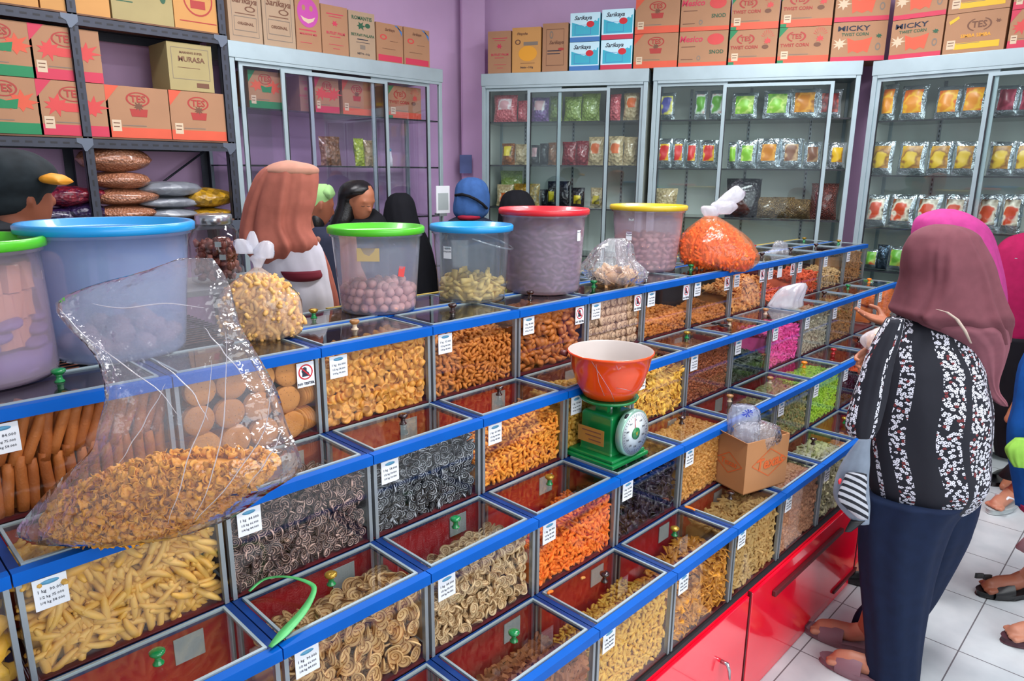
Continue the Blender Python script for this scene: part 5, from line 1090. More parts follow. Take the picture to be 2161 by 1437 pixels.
b.build('body', GE, sc_o, bevel=.005)
for x in (-.024, .024): MB().box(x-.008, x+.008, -.02, .02, zt_-.002, zt_+.032).build('platform_arm', GE, sc_o)
MB().lathe([(.012, zt_), (.012, zt_+.012), (.004, zt_+.014)], n=14).build('adjuster', WPAP, sc_o)
MB().lathe([(.02, zt_+.026), (.078, zt_+.03), (.083, zt_+.038), (.077, zt_+.038), (.02, zt_+.034)], n=40).build('tray', GE, sc_o)
dl = empty('dial', (.012, -.062, .083)); dl.parent = sc_o; dl.rotation_euler = (-.0, 0, 0)
MB().lathe([(.060, 0), (.066, -.004), (.066, -.022), (.060, -.024)][::-1], axis='y', n=48).build('dial_rim', mat('pale green rim', '#8fb5a4', .3, .4), dl)
MB().lathe([(.061, -.0242), (.003, -.0243)], axis='y', n=48, cap=True).build('dial_face', DIAL, dl)
b = MB()
for k in range(40):
    a = 2*PI*k/40; r0 = .050 if k % 5 else .046; ca, sa = math.cos(a), math.sin(a); t = .0006
    b.poly([(r0*ca-t*sa, -.0247, r0*sa+t*ca), (.056*ca-t*sa, -.0247, .056*sa+t*ca), (.056*ca+t*sa, -.0247, .056*sa-t*ca), (r0*ca+t*sa, -.0247, r0*sa-t*ca)])
b.build('graduations', INK, dl)
for k, t_ in enumerate(('0', '100', '200', '300', '400', '500', '600', '700', '800', '900')):
    a = PI/2-2*PI*k/10; lettering(t_, .0085, INK, dl, (.039*math.cos(a), -.0248, .039*math.sin(a)), (PI/2, 0, 0))
MB().poly([(-.0012, -.0262, 0), (.0012, -.0262, 0), (-.008, -.0262, .048), (-.0095, -.0262, .048)], (0, -.0008, 0)).build('needle', INKR, dl)
MB().lathe([(.017, -.025), (.017, -.028), (.003, -.0285)][::-1], axis='y', n=28).build('hub', GE, dl); MB().poly([(-.005, -.029, .006), (0, -.029, -.006), (.005, -.029, .006), (.002, -.029, .003), (0, -.029, -.001), (-.002, -.029, .003)], (0, -.0008, 0)).build('emblem', PYL, dl)
MB().lathe([(.062, -.024), (.05, -.034), (.03, -.038), (.003, -.039)][::-1], axis='y', n=40, cap=False).build('dial_glass', GL_FRONT, dl)
pl_ = MB().box(-.0765, -.0758, -.045, .045, .055, .10).build('maker_plate', mat('brass plate', '#a8803c', .4, .3), sc_o)
for i in range(3): MB().box(-.0772, -.0766, -.035, .03-.012*i, .088-.012*i, .091-.012*i).build('engraved_line', PB, pl_)
MB().lathe([(.010, 0), (.010, -.006), (.003, -.007)], axis='y', n=14).build('screw', GASK, sc_o, loc=(-.02, -.0765, .135))
cb = atg(1293, 800, gS)
zb_ = .866+zt_+.0385; ztop = .866+zof(1294, 738)
hb_ = ztop-zb_; R_ = 91/F_PX*depth_of(atg(1294, 738, gS))
bw = empty('mixing_bowl', (1.535, 1.115, zb_), label='deep orange bowl wrapped in film standing on the green scale', cat='bowl')
MB().lathe([(R_*.42, 0), (R_*.60, .004), (R_*.78, hb_*.3), (R_*.90, hb_*.65), (R_*.965, hb_*.94), (R_*1.0, hb_*.95), (R_*1.01, hb_*.985), (R_*.985, hb_)], n=64, cap=False).build('outer_shell', ORB, bw)
MB().lathe([(R_*.985, hb_), (R_*.955, hb_*.97), (R_*.86, hb_*.65), (R_*.7, hb_*.3), (R_*.5, .012), (.004, .010)], n=64, cap=False).build('inside', BOWI, bw)
MB().lathe([(R_*.42, 0), (.003, .0)], n=48, cap=True).build('foot', ORB, bw)
hd = (-RH*R_)
MB().tube([hd*1.0+np.array([0, 0, hb_*.9]), hd*1.12+np.array([0, 0, hb_*.93]), hd*1.16+np.array([0, 0, hb_*.96])], [.009, .008, .006]).build('lug', mat('dark red lug', '#5c1a14', .4), bw)
for sd_, pts in enumerate((((-.6, .95), (-.35, .6), (-.1, .3), (.1, .02)), ((.05, .4), (.35, .35), (.6, .28)), ((-.5, .9), (-.45, .5), (-.3, .2)), ((0, .9), (.05, .8), (.12, .85)))):
    q = []
    for s_, t in pts:
        r_ = R_*(.615+.38*t**.62)*1.004; a = math.asin(s_*.9); d = math.sin(a)*RH-math.cos(a)*FH; q.append((d[0]*r_, d[1]*r_, hb_*t))
    MB().tube(q, .0007, 4).build('film_crease', mat('film crease', '#e8c8b8', .3), bw)

# ------------------------------------------------------------ open Texas carton
F0 = at(1568, 1045, z=.671); Lp = at(1514, 1008, z=.671); Rp = at(1656, 1018, z=.671)
ex = (Rp-F0)*1.0; ey = (Lp-F0); W_ = np.linalg.norm(ex); D_ = np.linalg.norm(ey); hc = at(1577, 937, n=FH, d=float(FH @ F0))[2]-.671
ang = math.atan2(ex[1], ex[0]); D_ = max(D_, .13)
cx_ = empty('open_carton', tuple(F0), ang, label='open kraft carton with an orange Texas mark holding plastic bags', cat='carton')
KT_ = mat('kraft carton wall', '#b27b4e', .75, var=.05, bump=.1)
for a in ((0, W_, 0, .003), (0, W_, D_-.003, D_), (0, .003, .003, D_-.003), (W_-.003, W_, .003, D_-.003)): MB().box(a[0], a[1], a[2], a[3], 0, hc).build('wall', KT_, cx_)
MB().box(0, W_, 0, D_, 0, .003).build('bottom', KT_, cx_)
MB().poly([(0, 0, hc), (0, D_, hc), (-.02, D_*.9, hc+.02), (-.02, .02, hc+.012)], (.002, 0, 0)).build('torn_flap', KT_, cx_)
OP = mat('orange stamp ink', '#d4622c', .6)
def dia(parent, cx, cz, rx, rz, T):
    b = MB(); t = .003
    P = [(cx-rx, cz), (cx, cz+rz), (cx+rx, cz), (cx, cz-rz)]
    for i in range(4):
        (x0, z0), (x1, z1) = P[i], P[(i+1) % 4]; nx, nz = -(z1-z0), x1-x0; l = math.hypot(nx, nz); nx *= t/l/2; nz *= t/l/2
        b.poly([T(x0-nx, z0-nz), T(x1-nx, z1-nz), T(x1+nx, z1+nz), T(x0+nx, z0+nz)])
    return b.build('diamond_print', OP, parent)
dia(cx_, W_*.56, hc*.52, W_*.41, hc*.27, lambda x, z: (x, -.0008, z)); lettering('Texas', .052, OP, cx_, (W_*.56, -.0012, hc*.52), (PI/2, -.08, 0), bold=.0016, shear=.2)
dia(cx_, D_*.5, hc*.5, D_*.4, hc*.2, lambda x, z: (-.0008, x, z)); lettering('Texas', .028, OP, cx_, (-.0012, D_*.5, hc*.5), (PI/2, 0, -PI/2), bold=.0005, shear=.15)
gT = float(FH @ F0)+.09
BLF = glass('bluish bag film', (.9, .93, 1, 1), 1.8, .12, haze=.35, hazec=(.75, .82, .98, 1), bump=1, bscale=40, bdist=.02)
bag('plastic_bag', [(855, 1545, 1590), (868, 1540, 1602), (885, 1538, 1604), (905, 1537, 1600), (930, 1540, 1600), (950, 1545, 1595)], gT+.02, BLF, 'bluish plastic bag standing at the back of the open carton', thick=.5, fold=fold_fn(.1, 6, 0, .08))
bag('plastic_bag', [(890, 1570, 1620), (900, 1550, 1640), (915, 1545, 1645), (930, 1548, 1640), (950, 1560, 1620), (965, 1570, 1605)], gT-.01, FILM2, 'crumpled clear plastic bags bulging out of the open carton', thick=.6, fold=fold_fn(.1, 7, 1, .08))
q = atg(1578, 872, gT-.03); b = MB()
for i in range(9): a = i*.7; b.poly([tuple(q+RH*x+np.array([0, 0, z])) for x, z in ((.0, .0), (.014*math.cos(a)*(1+i%3*.3), .012*math.sin(a)), (.016*math.cos(a+.35), .014*math.sin(a+.35)))], (0, -.001, 0))
b.build('blue_print', mat('deep blue print', '#2c3fa8', .5), label='blue starburst print on the plastic bag in the open carton', cat='print')

# ------------------------------------------------------------ scissors, raffia ribbon, blue scrap
sx = empty('scissors', tuple(at(1505, 688, z=1.067)), -.2, label='black handled scissors lying on a second tier lid', cat='scissors')
for s_ in (-1, 1):
    b = MB(); b.lathe([(.016, -.003), (.021, 0), (.016, .003), (.012, 0), (.016, -.003)], c=(.03, s_*.02-.01, .004), n=20, cap=False); b.build('handle', BLK, sx)
    MB().poly([(.012, s_*.008-.005, .004), (-.02, 0, .004), (-.10, s_*.006+.004, .004), (-.02, s_*.01, .004)], (0, 0, .0015)).build('blade', STEEL, sx)
RAF = mat('green raffia', '#4fae62', .45, var=.25, vscale=30)
def ribbon(pts, w_, name, m, **k):
    P = [np.array(at(px, py, z=z)) for px, py, z in pts]; b = MB(); L_, R2 = [], []
    A = interp_rows([tuple(p) for p in P], 30); ww = interp_rows([(x,) for x in w_], 30)
    for j in range(30):
        t = np.array(A[min(j+1, 29)])-np.array(A[max(j-1, 0)]); s_ = np.cross(t, [0, 0, 1]); s_ /= (np.linalg.norm(s_)+1e-9); L_.append(A[j]-s_*ww[j][0]); R2.append(A[j]+s_*ww[j][0])
    V = L_+R2; b.add(V, [(j, j+1, 31+j, 30+j) for j in range(29)], True); o = b.build(name, m, **k); so = o.modifiers.new('thickness', 'SOLIDIFY'); so.thickness = .0012; return o
ribbon([(526, 1248, .875), (560, 1222, .885), (610, 1218, .893), (655, 1232, .892), (662, 1250, .890), (640, 1290, .883), (600, 1335, .874), (570, 1366, .870)], (.003, .0035, .003, .0045, .005, .008, .010, .004), 'raffia_ribbon', RAF, label='green raffia ribbon lying across a third tier lid', cat='ribbon')
o = MB().rings([(tuple(at(1512, 672, Y=1.41)+np.array([0, 0, z])), (r_, 0, 0), (0, r_*.7, 0)) for z, r_ in ((-.018, .006), (-.01, .02), (.004, .022), (.02, .012), (.026, .004))], 14, lambda v, th: 1+.25*math.sin(5*th+6*v)).build('plastic_scrap', mat('light blue plastic', '#8aa6cc', .35), label='crumpled light blue plastic scrap inside a top tier bin', cat='scrap')
# ------------------------------------------------------------ people
def skinm(name, c): return mat(name, c, .5, var=.06, vscale=12)
SK1 = skinm('warm skin', '#a8694c'); SK2 = skinm('brown skin', '#8a4f38'); SK3 = skinm('light brown skin', '#b97c62')
HAIR = mat('black hair', '#0d0c10', .35, var=.3, vscale=40, bump=.5, bscale=120)
def cloth(name, c, var=.1, bump=.25, bs=6):
    if name in MATS: return MATS[name]
    t = NT(name); cc = S(c); nz = t.noise(bs, 3, t.obj()); t.b.inputs['Base Color'].default_value = cc; t.b.inputs['Roughness'].default_value = .85; t.b.inputs['Specular IOR Level'].default_value = .25
    t.L.new(t.ramp(t.noise(30, 3, t.obj()), (.3, tuple(x*(1-var) for x in cc[:3])+(1,)), (.7, tuple(min(1, x*(1+var)) for x in cc[:3])+(1,))), t.b.inputs['Base Color'])
    t.bump(nz, bump, .03); MATS[name] = t.m; return t.m
def wb(px, py, g): return atg(px, py, g)
def remesh(o, vox=.009):
    r = o.modifiers.new('one skin', 'REMESH'); r.mode = 'VOXEL'; r.voxel_size = vox; r.use_smooth_shade = True
    s_ = o.modifiers.new('soften', 'SMOOTH'); s_.iterations = 3; s_.factor = .5
def human(name_, head, yaw, skin, pelvis=None, feet=None, hands=None, lean=0., label='', slim=.8, tilt=0., k=1., nofeet=False):
    """a continuous body: head at 'head' (world), facing yaw (0 = +Y), standing over pelvis and feet; returns the root Empty and a local shift"""
    head = np.array(head, float); K = slim; H_ = head[2]; 
    pelvis = np.array(pelvis if pelvis is not None else (head[0], head[1], H_*.58), float)
    fw = np.array([-math.sin(yaw), math.cos(yaw), 0]); rt = np.array([math.cos(yaw), math.sin(yaw), 0]); up = np.array([0, 0, 1.])
    o = empty('person', (pelvis[0], pelvis[1], 0), label=label, cat='person'); loc = (-pelvis[0], -pelvis[1], 0)
    b = MB(); hf = (fw*math.cos(tilt)-up*math.sin(tilt)); hu = (up*math.cos(tilt)+fw*math.sin(tilt))
    R_ = [(head+hu*z*k+hf*s_*k, rt*w_*k, hf*d*k) for z, w_, d, s_ in ((.118, .02, .025, -.01), (.105, .052, .062, -.01), (.075, .070, .086, -.006), (.03, .076, .094, 0), (-.01, .073, .090, .004), (-.045, .065, .080, .012), (-.08, .052, .066, .018), (-.105, .036, .045, .024), (-.118, .015, .02, .026))]
    b.rings(R_, 24)
    b.blob([head+(hf*.088+hu*.012)*k, head+(hf*.104-hu*.022)*k], [.008*k, .0135*k], 8)       # nose
    b.blob([head+(hf*.083-hu*.052-rt*.018)*k, head+(hf*.089-hu*.052)*k, head+(hf*.083-hu*.052+rt*.018)*k], [.006, .009, .006], 8)   # mouth
    b.blob([head+(hf*.080+hu*.028-rt*.04)*k, head+(hf*.088+hu*.030)*k, head+(hf*.080+hu*.028+rt*.04)*k], [.008, .009, .008], 8)     # brow
    for s_ in (-1, 1): b.blob([head+(rt*s_*.076+hu*.02-hf*.005)*k, head+(rt*s_*.074-hu*.022)*k], [.012*k, .009*k], 8)              # ears
    neck = head-hu*.10*k-hf*.02*k; chest = pelvis+(neck-pelvis)*.78
    b.blob([head-hu*.05*k-hf*.015*k, neck-up*.07], [.05*k, .05*k], 14)
    sh = .165*K
    b.rings([(c_, rt*w_*K, fw*d*(.4+.6*K)) for c_, w_, d in ((neck-up*.03, .06, .06), (neck-up*.06, .13, .07), (chest, sh, .10), (pelvis+(neck-pelvis)*.45, .13, .095), (pelvis+up*.05, .15, .105), (pelvis-up*.08, .15, .10), (pelvis-up*.12, .1, .08))], 22)
    feet = feet or [tuple(pelvis[:2]-rt[:2]*.09), tuple(pelvis[:2]+rt[:2]*.09)]
    for i, f_ in enumerate(feet):
        s_ = -1 if i == 0 else 1; hip = pelvis+rt*s_*.085*K-up*.06; ft = np.array([f_[0], f_[1], .07]); kn = (hip+ft)/2+fw*.03
        b.blob([hip, (hip+kn)/2, kn, (kn+ft)/2, ft], [.085*K, .072*K, .050*K, .046*K, .034], 12)
        if not nofeet: b.blob([ft-fw*.03-up*.035, ft+fw*.07-up*.042, ft+fw*.14-up*.05], [.03, .032, .022], 10)
    for i, h_ in enumerate(hands or [tuple(pelvis-rt*.14*K+fw*.03), tuple(pelvis+rt*.14*K+fw*.03)]):
        s_ = -1 if i == 0 else 1; shd = chest+rt*s_*sh+up*.03; h_ = np.array(h_, float); L_ = np.linalg.norm(h_-shd); el = (shd+h_)/2-up*max(0, .12-.2*max(0, L_-.4))-fw*.02*K+rt*s_*.02*K
        b.blob([shd, (shd+el)/2, el, (el+h_)/2, h_], [.05*K, .044*K, .036*K, .03*K, .022], 10)
    bo = b.build('body', skin, o, loc=loc); remesh(bo)
    return o, loc, dict(head=head, rt=rt, fw=fw, hf=hf, hu=hu, neck=neck, chest=chest, pelvis=pelvis, feet=feet)
def fingers(b, wrist, d, n_, size=.17, curl=.25, spread=.16, thumb=1):
    """palm and five separate fingers: d along the hand, n_ out of the palm"""
    d, n_ = np.array(d, float), np.array(n_, float); d /= np.linalg.norm(d); n_ -= d*(n_ @ d); n_ /= np.linalg.norm(n_); s_ = np.cross(d, n_)*thumb; w_ = np.array(wrist, float); k = size/.17
    for i in range(4):
        o = (i-1.5)*.0185*k; b.blob([w_+s_*o*.6, w_+d*.04*k+s_*o*.9, w_+d*.08*k+s_*o], [.013*k, .0125*k, .0105*k], 10)
        L_ = (.062, .073, .068, .052)[i]*k; dd = d*math.cos(spread*(i-1.5)*.6)+s_*math.sin(spread*(i-1.5)*.6); p = w_+d*.082*k+s_*o; pts = [p]; c = curl*.4
        for j in range(3):
            p = p+(dd*math.cos(c)+n_*math.sin(c))*L_/3; pts.append(p); c += curl*(1+.15*i)
        b.blob(pts, [.0092*k, .0086*k, .0078*k, .0062*k], 8)
    t0 = w_+d*.022*k-s_*.024*k; td = d*.6-s_*.65+n_*.45; td /= np.linalg.norm(td)
    b.blob([t0, t0+td*.03*k, t0+td*.055*k+n_*.004, t0+(td*.9+d*.3)*.075*k], [.0135*k, .0115*k, .010*k, .0078*k], 8)
def ridges(base, *R_):
    """cloth folds: each (angle at top, drift down the cloth, height, width) is a ridge (or a crease if negative)"""
    def f(v, th):
        k = base(v, th)
        for a0, da, h_, w_ in R_:
            d = (th-(a0+da*v)+PI) % (2*PI)-PI; k += h_*min(1, .15+1.2*v)*math.exp(-(d/w_)**2)
        return k
    return f
def cover(rows, g, m, name, o, loc, thick=.7, fold=None, mm=24, n=36, cap=True, thk=None):
    return loft_px(rows, g, thick, mm, n, fold, cap).build(name, m, o, loc=loc)
def legs_cover(I, m, name, o, loc, r0=.1, r1=.08, zb=.06, only=None):
    for i, f_ in enumerate(I['feet']):
        if only is not None and i != only: continue
        s_ = -1 if i == 0 else 1; hip = I['pelvis']+I['rt']*s_*.08+np.array([0, 0, .04]); ft = np.array([f_[0], f_[1], zb])
        MB().rings([(hip+(ft-hip)*t, I['rt']*(r0+(r1-r0)*t), I['fw']*(r0+(r1-r0)*t)*1.05) for t in np.linspace(0, 1, 9)], 20, fold_fn(.04, 4, i)).build(name, m, o, loc=loc)
def torso_cover(I, m, name, o, loc, w_=.2, d=.14, zb=-.15, fold=None):
    N_, P_ = I['neck'], I['pelvis']
    MB().rings([(c, I['rt']*a, I['fw']*b_) for c, a, b_ in ((N_-np.array([0, 0, .01]), w_*.33, d*.5), (N_-np.array([0, 0, .04]), w_*.75, d*.7), (I['chest'], w_, d), (P_+(N_-P_)*.4, w_*.92, d*.98), (P_, w_*1.0, d*1.05), (P_+np.array([0, 0, zb]), w_*1.05, d*1.1))], 26, fold or fold_fn(.03, 5)).build(name, m, o, loc=loc)
def shoe(o, loc, x, y, ang, m, L=.25, name='sandal', sole=None, strap=True):
    e = empty(name, (x+loc[0], y+loc[1], 0), ang); e.parent = o
    b = MB(); P = []
    for k in range(24):
        a = 2*PI*k/24; w_ = .046*(1 if math.sin(a) > 0 else .82); P.append((w_*math.cos(a), L/2*math.sin(a), 0))
    b.poly([(p[0], p[1], .003) for p in P], (0, 0, .022)); b.build('sole', sole or m, e, bevel=.004)
    if strap:
        b = MB(); b.rings([((0, y_, .02), (w_, 0, 0), (0, 0, h_)) for y_, w_, h_ in ((-.0, .047, .055), (.03, .05, .052), (.06, .049, .042), (.08, .046, .034))], 24, cap=False); b.build('strap', m, e)
    return e
def bare_foot(o, loc, x, y, ang, skin, L=.22, z=.026):
    e = MB(); c, s_ = math.cos(ang), math.sin(ang); T = lambda p: (x+p[0]*c-p[1]*s_, y+p[0]*s_+p[1]*c, z+p[2])
    e.blob([T((0, -.06, .05)), T((0, -.02, .03)), T((0, .04, .022)), T((0, .07, .016))], [.032, .032, .034, .03], 12)
    for i in range(5): e.blob([T(((i-2)*.0165, .075, .012)), T(((i-2)*.018, .105-abs(i-1)*.006, .009))], [.011, .0095 if i else .012], 8)
    q = e.build('foot', skin, o, loc=loc); remesh(q, .005); return q

# man in a dark cap with a yellow visor, left edge
g1 = 2.05; hd = wb(36, 412, g1)
o, loc, I = human('', hd, -YAW-.5, SK2, k=.93, label='man in a dark cap with a yellow visor, seen from behind at the left edge')
CAPM = cloth('dark cap cloth', '#20272b', .25); cover([(313, -20, 30), (322, -50, 62), (345, -72, 94), (372, -80, 108), (392, -80, 104), (412, -78, 90), (432, -70, 84), (448, -62, 70), (456, -40, 40)], g1, CAPM, 'cap', o, loc, .95, fold_fn(.015, 4))
v = wb(118, 378, g1-.02); MB().rings([(v+RH*x+np.array([0, 0, z_]), (0, 0, h_), FH*.035) for x, z_, h_ in ((-.026, .0, .012), (-.01, .001, .016), (.014, -.002, .015), (.024, -.005, .011), (.028, -.007, .005))], 20).build('visor', mat('yellow visor', '#d98e1c', .6, var=.1), o, loc=loc)
cover([(462, -70, 60), (480, -120, 95), (495, -160, 130), (560, -175, 165), (700, -170, 160), (900, -160, 150)], g1, cloth('black jacket', '#18181c', .2), 'jacket', o, loc, .6)
cover([(458, -55, 50), (468, -75, 72), (480, -85, 82), (484, -60, 60)], g1, cloth('white piped collar', '#3a3c40', .2), 'collar', o, loc, .8)
legs_cover(I, cloth('dark trousers', '#1c1e26', .2), 'trousers', o, loc)

# woman in a salmon headscarf
g2 = 2.28; hd = wb(600, 425, g2)
o, loc, I = human('', hd, -YAW-.5, SK1, k=.85, slim=.28, label='person in a long salmon headscarf and white shirt, seen from behind')
SAL = cloth('salmon headscarf cloth', '#a65f50', .1, .35, 5); SAL2 = cloth('pale scarf hem', '#b98470', .08)
ff = lambda v, th: 1+.05*math.sin(5*th+4*v+.6)*(.15+v)+.03*math.sin(11*th-6*v)*v+.012*math.sin(17*th+3*v)*v
cover([(338.5, 606, 612), (341, 592, 628), (347, 574, 650), (358, 554, 667), (376, 540, 671), (400, 530, 669), (427, 521, 665), (454, 516, 656), (481, 513, 656), (506, 514, 669), (522, 520, 666), (540, 532, 646), (556, 548, 615), (570, 562, 590)], g2, SAL, 'headscarf', o, loc, .85, ridges(ff, (4.15, -.25, .08, .10), (4.3, -.25, -.06, .08), (4.75, .5, .09, .10), (4.9, .5, -.07, .08), (5.3, .4, .06, .08), (3.8, .1, .05, .08)), 50, 140)
cover([(338, 604, 614), (341, 590, 630), (346, 575, 655), (354, 561, 670), (362, 554, 672), (368, 560, 668)], g2-.004, SAL2, 'scarf_front_band', o, loc, .86, None)
cover([(530, 655, 682), (560, 672, 695), (590, 682, 704), (620, 690, 712), (648, 694, 716), (660, 698, 712)], g2+.02, SAL, 'scarf_tail', o, loc, .5, fold_fn(.06, 4))
cover([(500, 545, 660), (520, 545, 674), (540, 550, 682), (570, 558, 690), (600, 565, 696), (640, 570, 702), (720, 570, 704), (900, 565, 704)], g2+.0, cloth('white shirt cloth', '#c3bfc9', .05), 'shirt', o, loc, .7, fold_fn(.03, 5))
cover([(571, 592, 676), (576, 594, 678), (582, 598, 680), (588, 604, 676), (592, 612, 664)], g2-.045, cloth('maroon stripe cloth', '#6a1f2c', .05), 'sleeve_band', o, loc, .78, None, 8)
legs_cover(I, cloth('grey skirt cloth', '#5a5a66', .1), 'trousers', o, loc, .12, .13)

# person in a light green cap
g3 = 3.7; hd = wb(670, 434, g3)
o, loc, I = human('', hd, -YAW-1.0, SK2, k=.85, slim=.5, label='person in a light green cap and navy shirt beside the salmon headscarf', tilt=.25)
GC = cloth('light green cap cloth', '#8fb878', .05, .1); cover([(440, 648, 676), (460, 650, 684), (478, 652, 684), (486, 656, 680)], g3-.01, HAIR, 'hair', o, loc, 1.1, None)
cover([(388, 660, 688), (394, 650, 696), (408, 642, 700), (425, 640, 697), (445, 640, 690), (460, 642, 680), (470, 650, 668)], g3, GC, 'cap', o, loc, .95, None)
v = wb(694, 410, g3); MB().rings([(v+RH*x+np.array([0, 0, z_]), np.array([0, 0, h_])+RH*.003, FH*.055) for x, z_, h_ in ((-.02, .01, .02), (.0, .01, .04), (.012, .006, .034), (.02, .0, .012))], 18).build('visor', GC, o, loc=loc)
cover([(478, 658, 688), (486, 650, 702), (496, 645, 712), (515, 640, 716), (560, 640, 718), (640, 640, 722), (900, 640, 715)], g3-.02, cloth('navy shirt cloth', '#23273a', .1), 'shirt', o, loc, .95)
legs_cover(I, cloth('dark trousers', '#1c1e26'), 'trousers', o, loc)

# girl with black hair looking down
g4 = 4.1; hd = wb(760, 424, g4)
o, loc, I = human('', hd, -YAW+PI+.9, SK1, k=.93, label='girl with long black hair looking down behind the green lidded bucket', tilt=.35)
cover([(380, 742, 766), (385, 730, 776), (394, 720, 784), (404, 716, 786), (411, 714, 778), (420, 713, 757), (435, 711, 754), (450, 705, 752), (465, 698, 750), (480, 696, 745)], g4, HAIR, 'hair', o, loc, 1.12, fold_fn(.02, 8))
cover([(392, 752, 780), (402, 762, 785), (418, 777, 787), (432, 780, 787)], g4-.02, HAIR, 'front_hair', o, loc, .8, None)
for px in (766, 778): q = wb(px, 435, g4-.085); MB().blob([q-RH*.010, q-np.array([0, 0, .003]), q+RH*.010], [.0015, .002, .0015], 6).build('lowered_eyelid', HAIR, o, loc=loc)
cover([(440, 782, 790), (452, 770, 805), (466, 720, 815), (500, 700, 820), (600, 700, 820), (800, 705, 815)], g4+.03, cloth('black top cloth', '#0f1016', .1), 'top', o, loc, .6)
legs_cover(I, cloth('dark trousers', '#1c1e26'), 'trousers', o, loc)

def veiled(rows, g, headpx, col, label, nm='headscarf', body=None, bm=None, yaw=None, extra=None):
    hd = wb(headpx[0], headpx[1], g); o, loc, I = human('', hd, -YAW if yaw is None else yaw, SK1, label=label, k=.82, slim=.45)
    cover(rows, g, col, nm, o, loc, .95, fold_fn(.02, 5))
    if body: cover(body, g+.01, bm, 'top', o, loc, .8, fold_fn(.03, 4))
    legs_cover(I, cloth('dark trousers', '#1c1e26'), 'trousers', o, loc); return o, loc, I
BKC = cloth('black veil cloth', '#101118', .12)
veiled([(407, 835, 856), (412, 824, 864), (424, 815, 873), (441, 811, 878), (460, 810, 882), (480, 812, 888), (500, 812, 893)], 4.5, (845, 446), BKC, 'person in a plain black headscarf and gown beside the girl', body=[(485, 815, 893), (510, 812, 905), (540, 815, 915), (580, 818, 922), (640, 820, 926), (900, 820, 926)], bm=BKC)
BLH = cloth('denim blue headscarf cloth', '#34578e', .12, .35)
o, loc, I = veiled([(374, 987, 1002), (379, 974, 1016), (390, 964, 1027), (405, 960, 1032), (420, 959, 1033), (436, 957, 1032), (450, 958, 1028), (460, 965, 1018)], 4.3, (996, 418), BLH, 'person in a denim blue headscarf tied with a black band', body=[(455, 968, 1012), (468, 945, 1040), (490, 935, 1050), (560, 935, 1052), (700, 940, 1048), (900, 945, 1045)], bm=cloth('navy shirt cloth', '#23273a'))
pts = [wb(x, y, 4.3-.118*math.sqrt(max(.02, 1-((x-996)/38)**2))) for x, y in ((961, 412), (975, 410), (990, 414), (1005, 421), (1018, 430), (1028, 440))]
MB().tube(pts, .008, 8).build('head_band', BKC, o, loc=loc)
cover([(452, 972, 1005), (457, 965, 1015), (463, 968, 1010)], 4.26, cloth('red collar cloth', '#8c1c34'), 'collar', o, loc, .9, None, 6)
veiled([(401, 1082, 1100), (405, 1070, 1112), (415, 1060, 1121), (428, 1055, 1127), (445, 1053, 1130), (470, 1050, 1134)], 4.75, (1091, 442), BKC, 'person in a black headscarf behind the red lidded bucket', body=[(465, 1060, 1125), (485, 1040, 1145), (560, 1035, 1150), (900, 1040, 1145)], bm=BKC)

# woman in a pink headscarf behind the flowered blouse
g9 = 2.72; hd = wb(2015, 545, g9)
PNK = cloth('pink headscarf cloth', '#ac387c', .1, .3)
o, loc, I = human('', hd, .3, SK1, k=.85, slim=.55, pelvis=tuple(wb(2035, 930, g9+.05)), nofeet=True, feet=[(2.99, .60), (2.92, .71)], label='person in a bright pink headscarf behind the mauve headscarf')
cover([(441, 1985, 2012), (448, 1962, 2035), (460, 1942, 2055), (475, 1935, 2072), (500, 1932, 2085), (540, 1932, 2096), (590, 1936, 2107), (640, 1945, 2112), (680, 1960, 2112), (704, 1985, 2104)], g9, PNK, 'headscarf', o, loc, .9, fold_fn(.03, 5, 1), 28, 44)
cover([(700, 1990, 2080), (760, 1985, 2070), (840, 1990, 2062), (940, 1985, 2055), (1000, 1990, 2050)], g9+.03, cloth('dark tunic cloth', '#2a2232', .1), 'tunic', o, loc, .8)
legs_cover(I, cloth('dark trousers', '#1c1e26'), 'trousers', o, loc, .085, .06, .09)
bare_foot(o, loc, 2.90, .766, .35, SK3); bare_foot(o, loc, 2.97, .656, .35, SK3); shoe(o, loc, 2.97, .65, .35, BLK, .25); shoe(o, loc, 2.9, .765, .35, BLK, .25)

# shopper in a magenta shirt at the right edge
g10 = 3.62; hd = wb(2262, 420, g10)
o, loc, I = human('', hd, 1.4, SK1, slim=.7, k=.88, pelvis=tuple(wb(2150, 760, g10)), feet=[(4.50, .52), (4.62, .40)], hands=[tuple(wb(2128, 885, g10-.1)), tuple(wb(2200, 850, g10))], label='shopper in a magenta shirt and black trousers at the right edge')
MAG = cloth('magenta shirt cloth', '#a3174f', .1, .35)
cover([(492, 2160, 2215), (503, 2130, 2240), (525, 2108, 2255), (560, 2098, 2262), (610, 2092, 2262), (660, 2096, 2255), (700, 2100, 2250), (716, 2106, 2246)], g10, MAG, 'shirt', o, loc, .55, fold_fn(.03, 6))
q = wb(2144, 546, g10-.13); MB().lathe([(.006, 0), (.006, .003)], n=10).build('button', ALUW, o, loc=tuple(q+np.array(loc)))
cover([(708, 2104, 2240), (760, 2102, 2215), (820, 2102, 2190), (870, 2100, 2172), (920, 2100, 2160), (962, 2104, 2158)], g10, cloth('black trousers cloth', '#15131a', .1), 'trousers', o, loc, .8, fold_fn(.03, 4))
for x, y in ((4.50, .56), (4.62, .44)): shoe(o, loc, x, y, 1.2, BLK, .27, 'shoe')

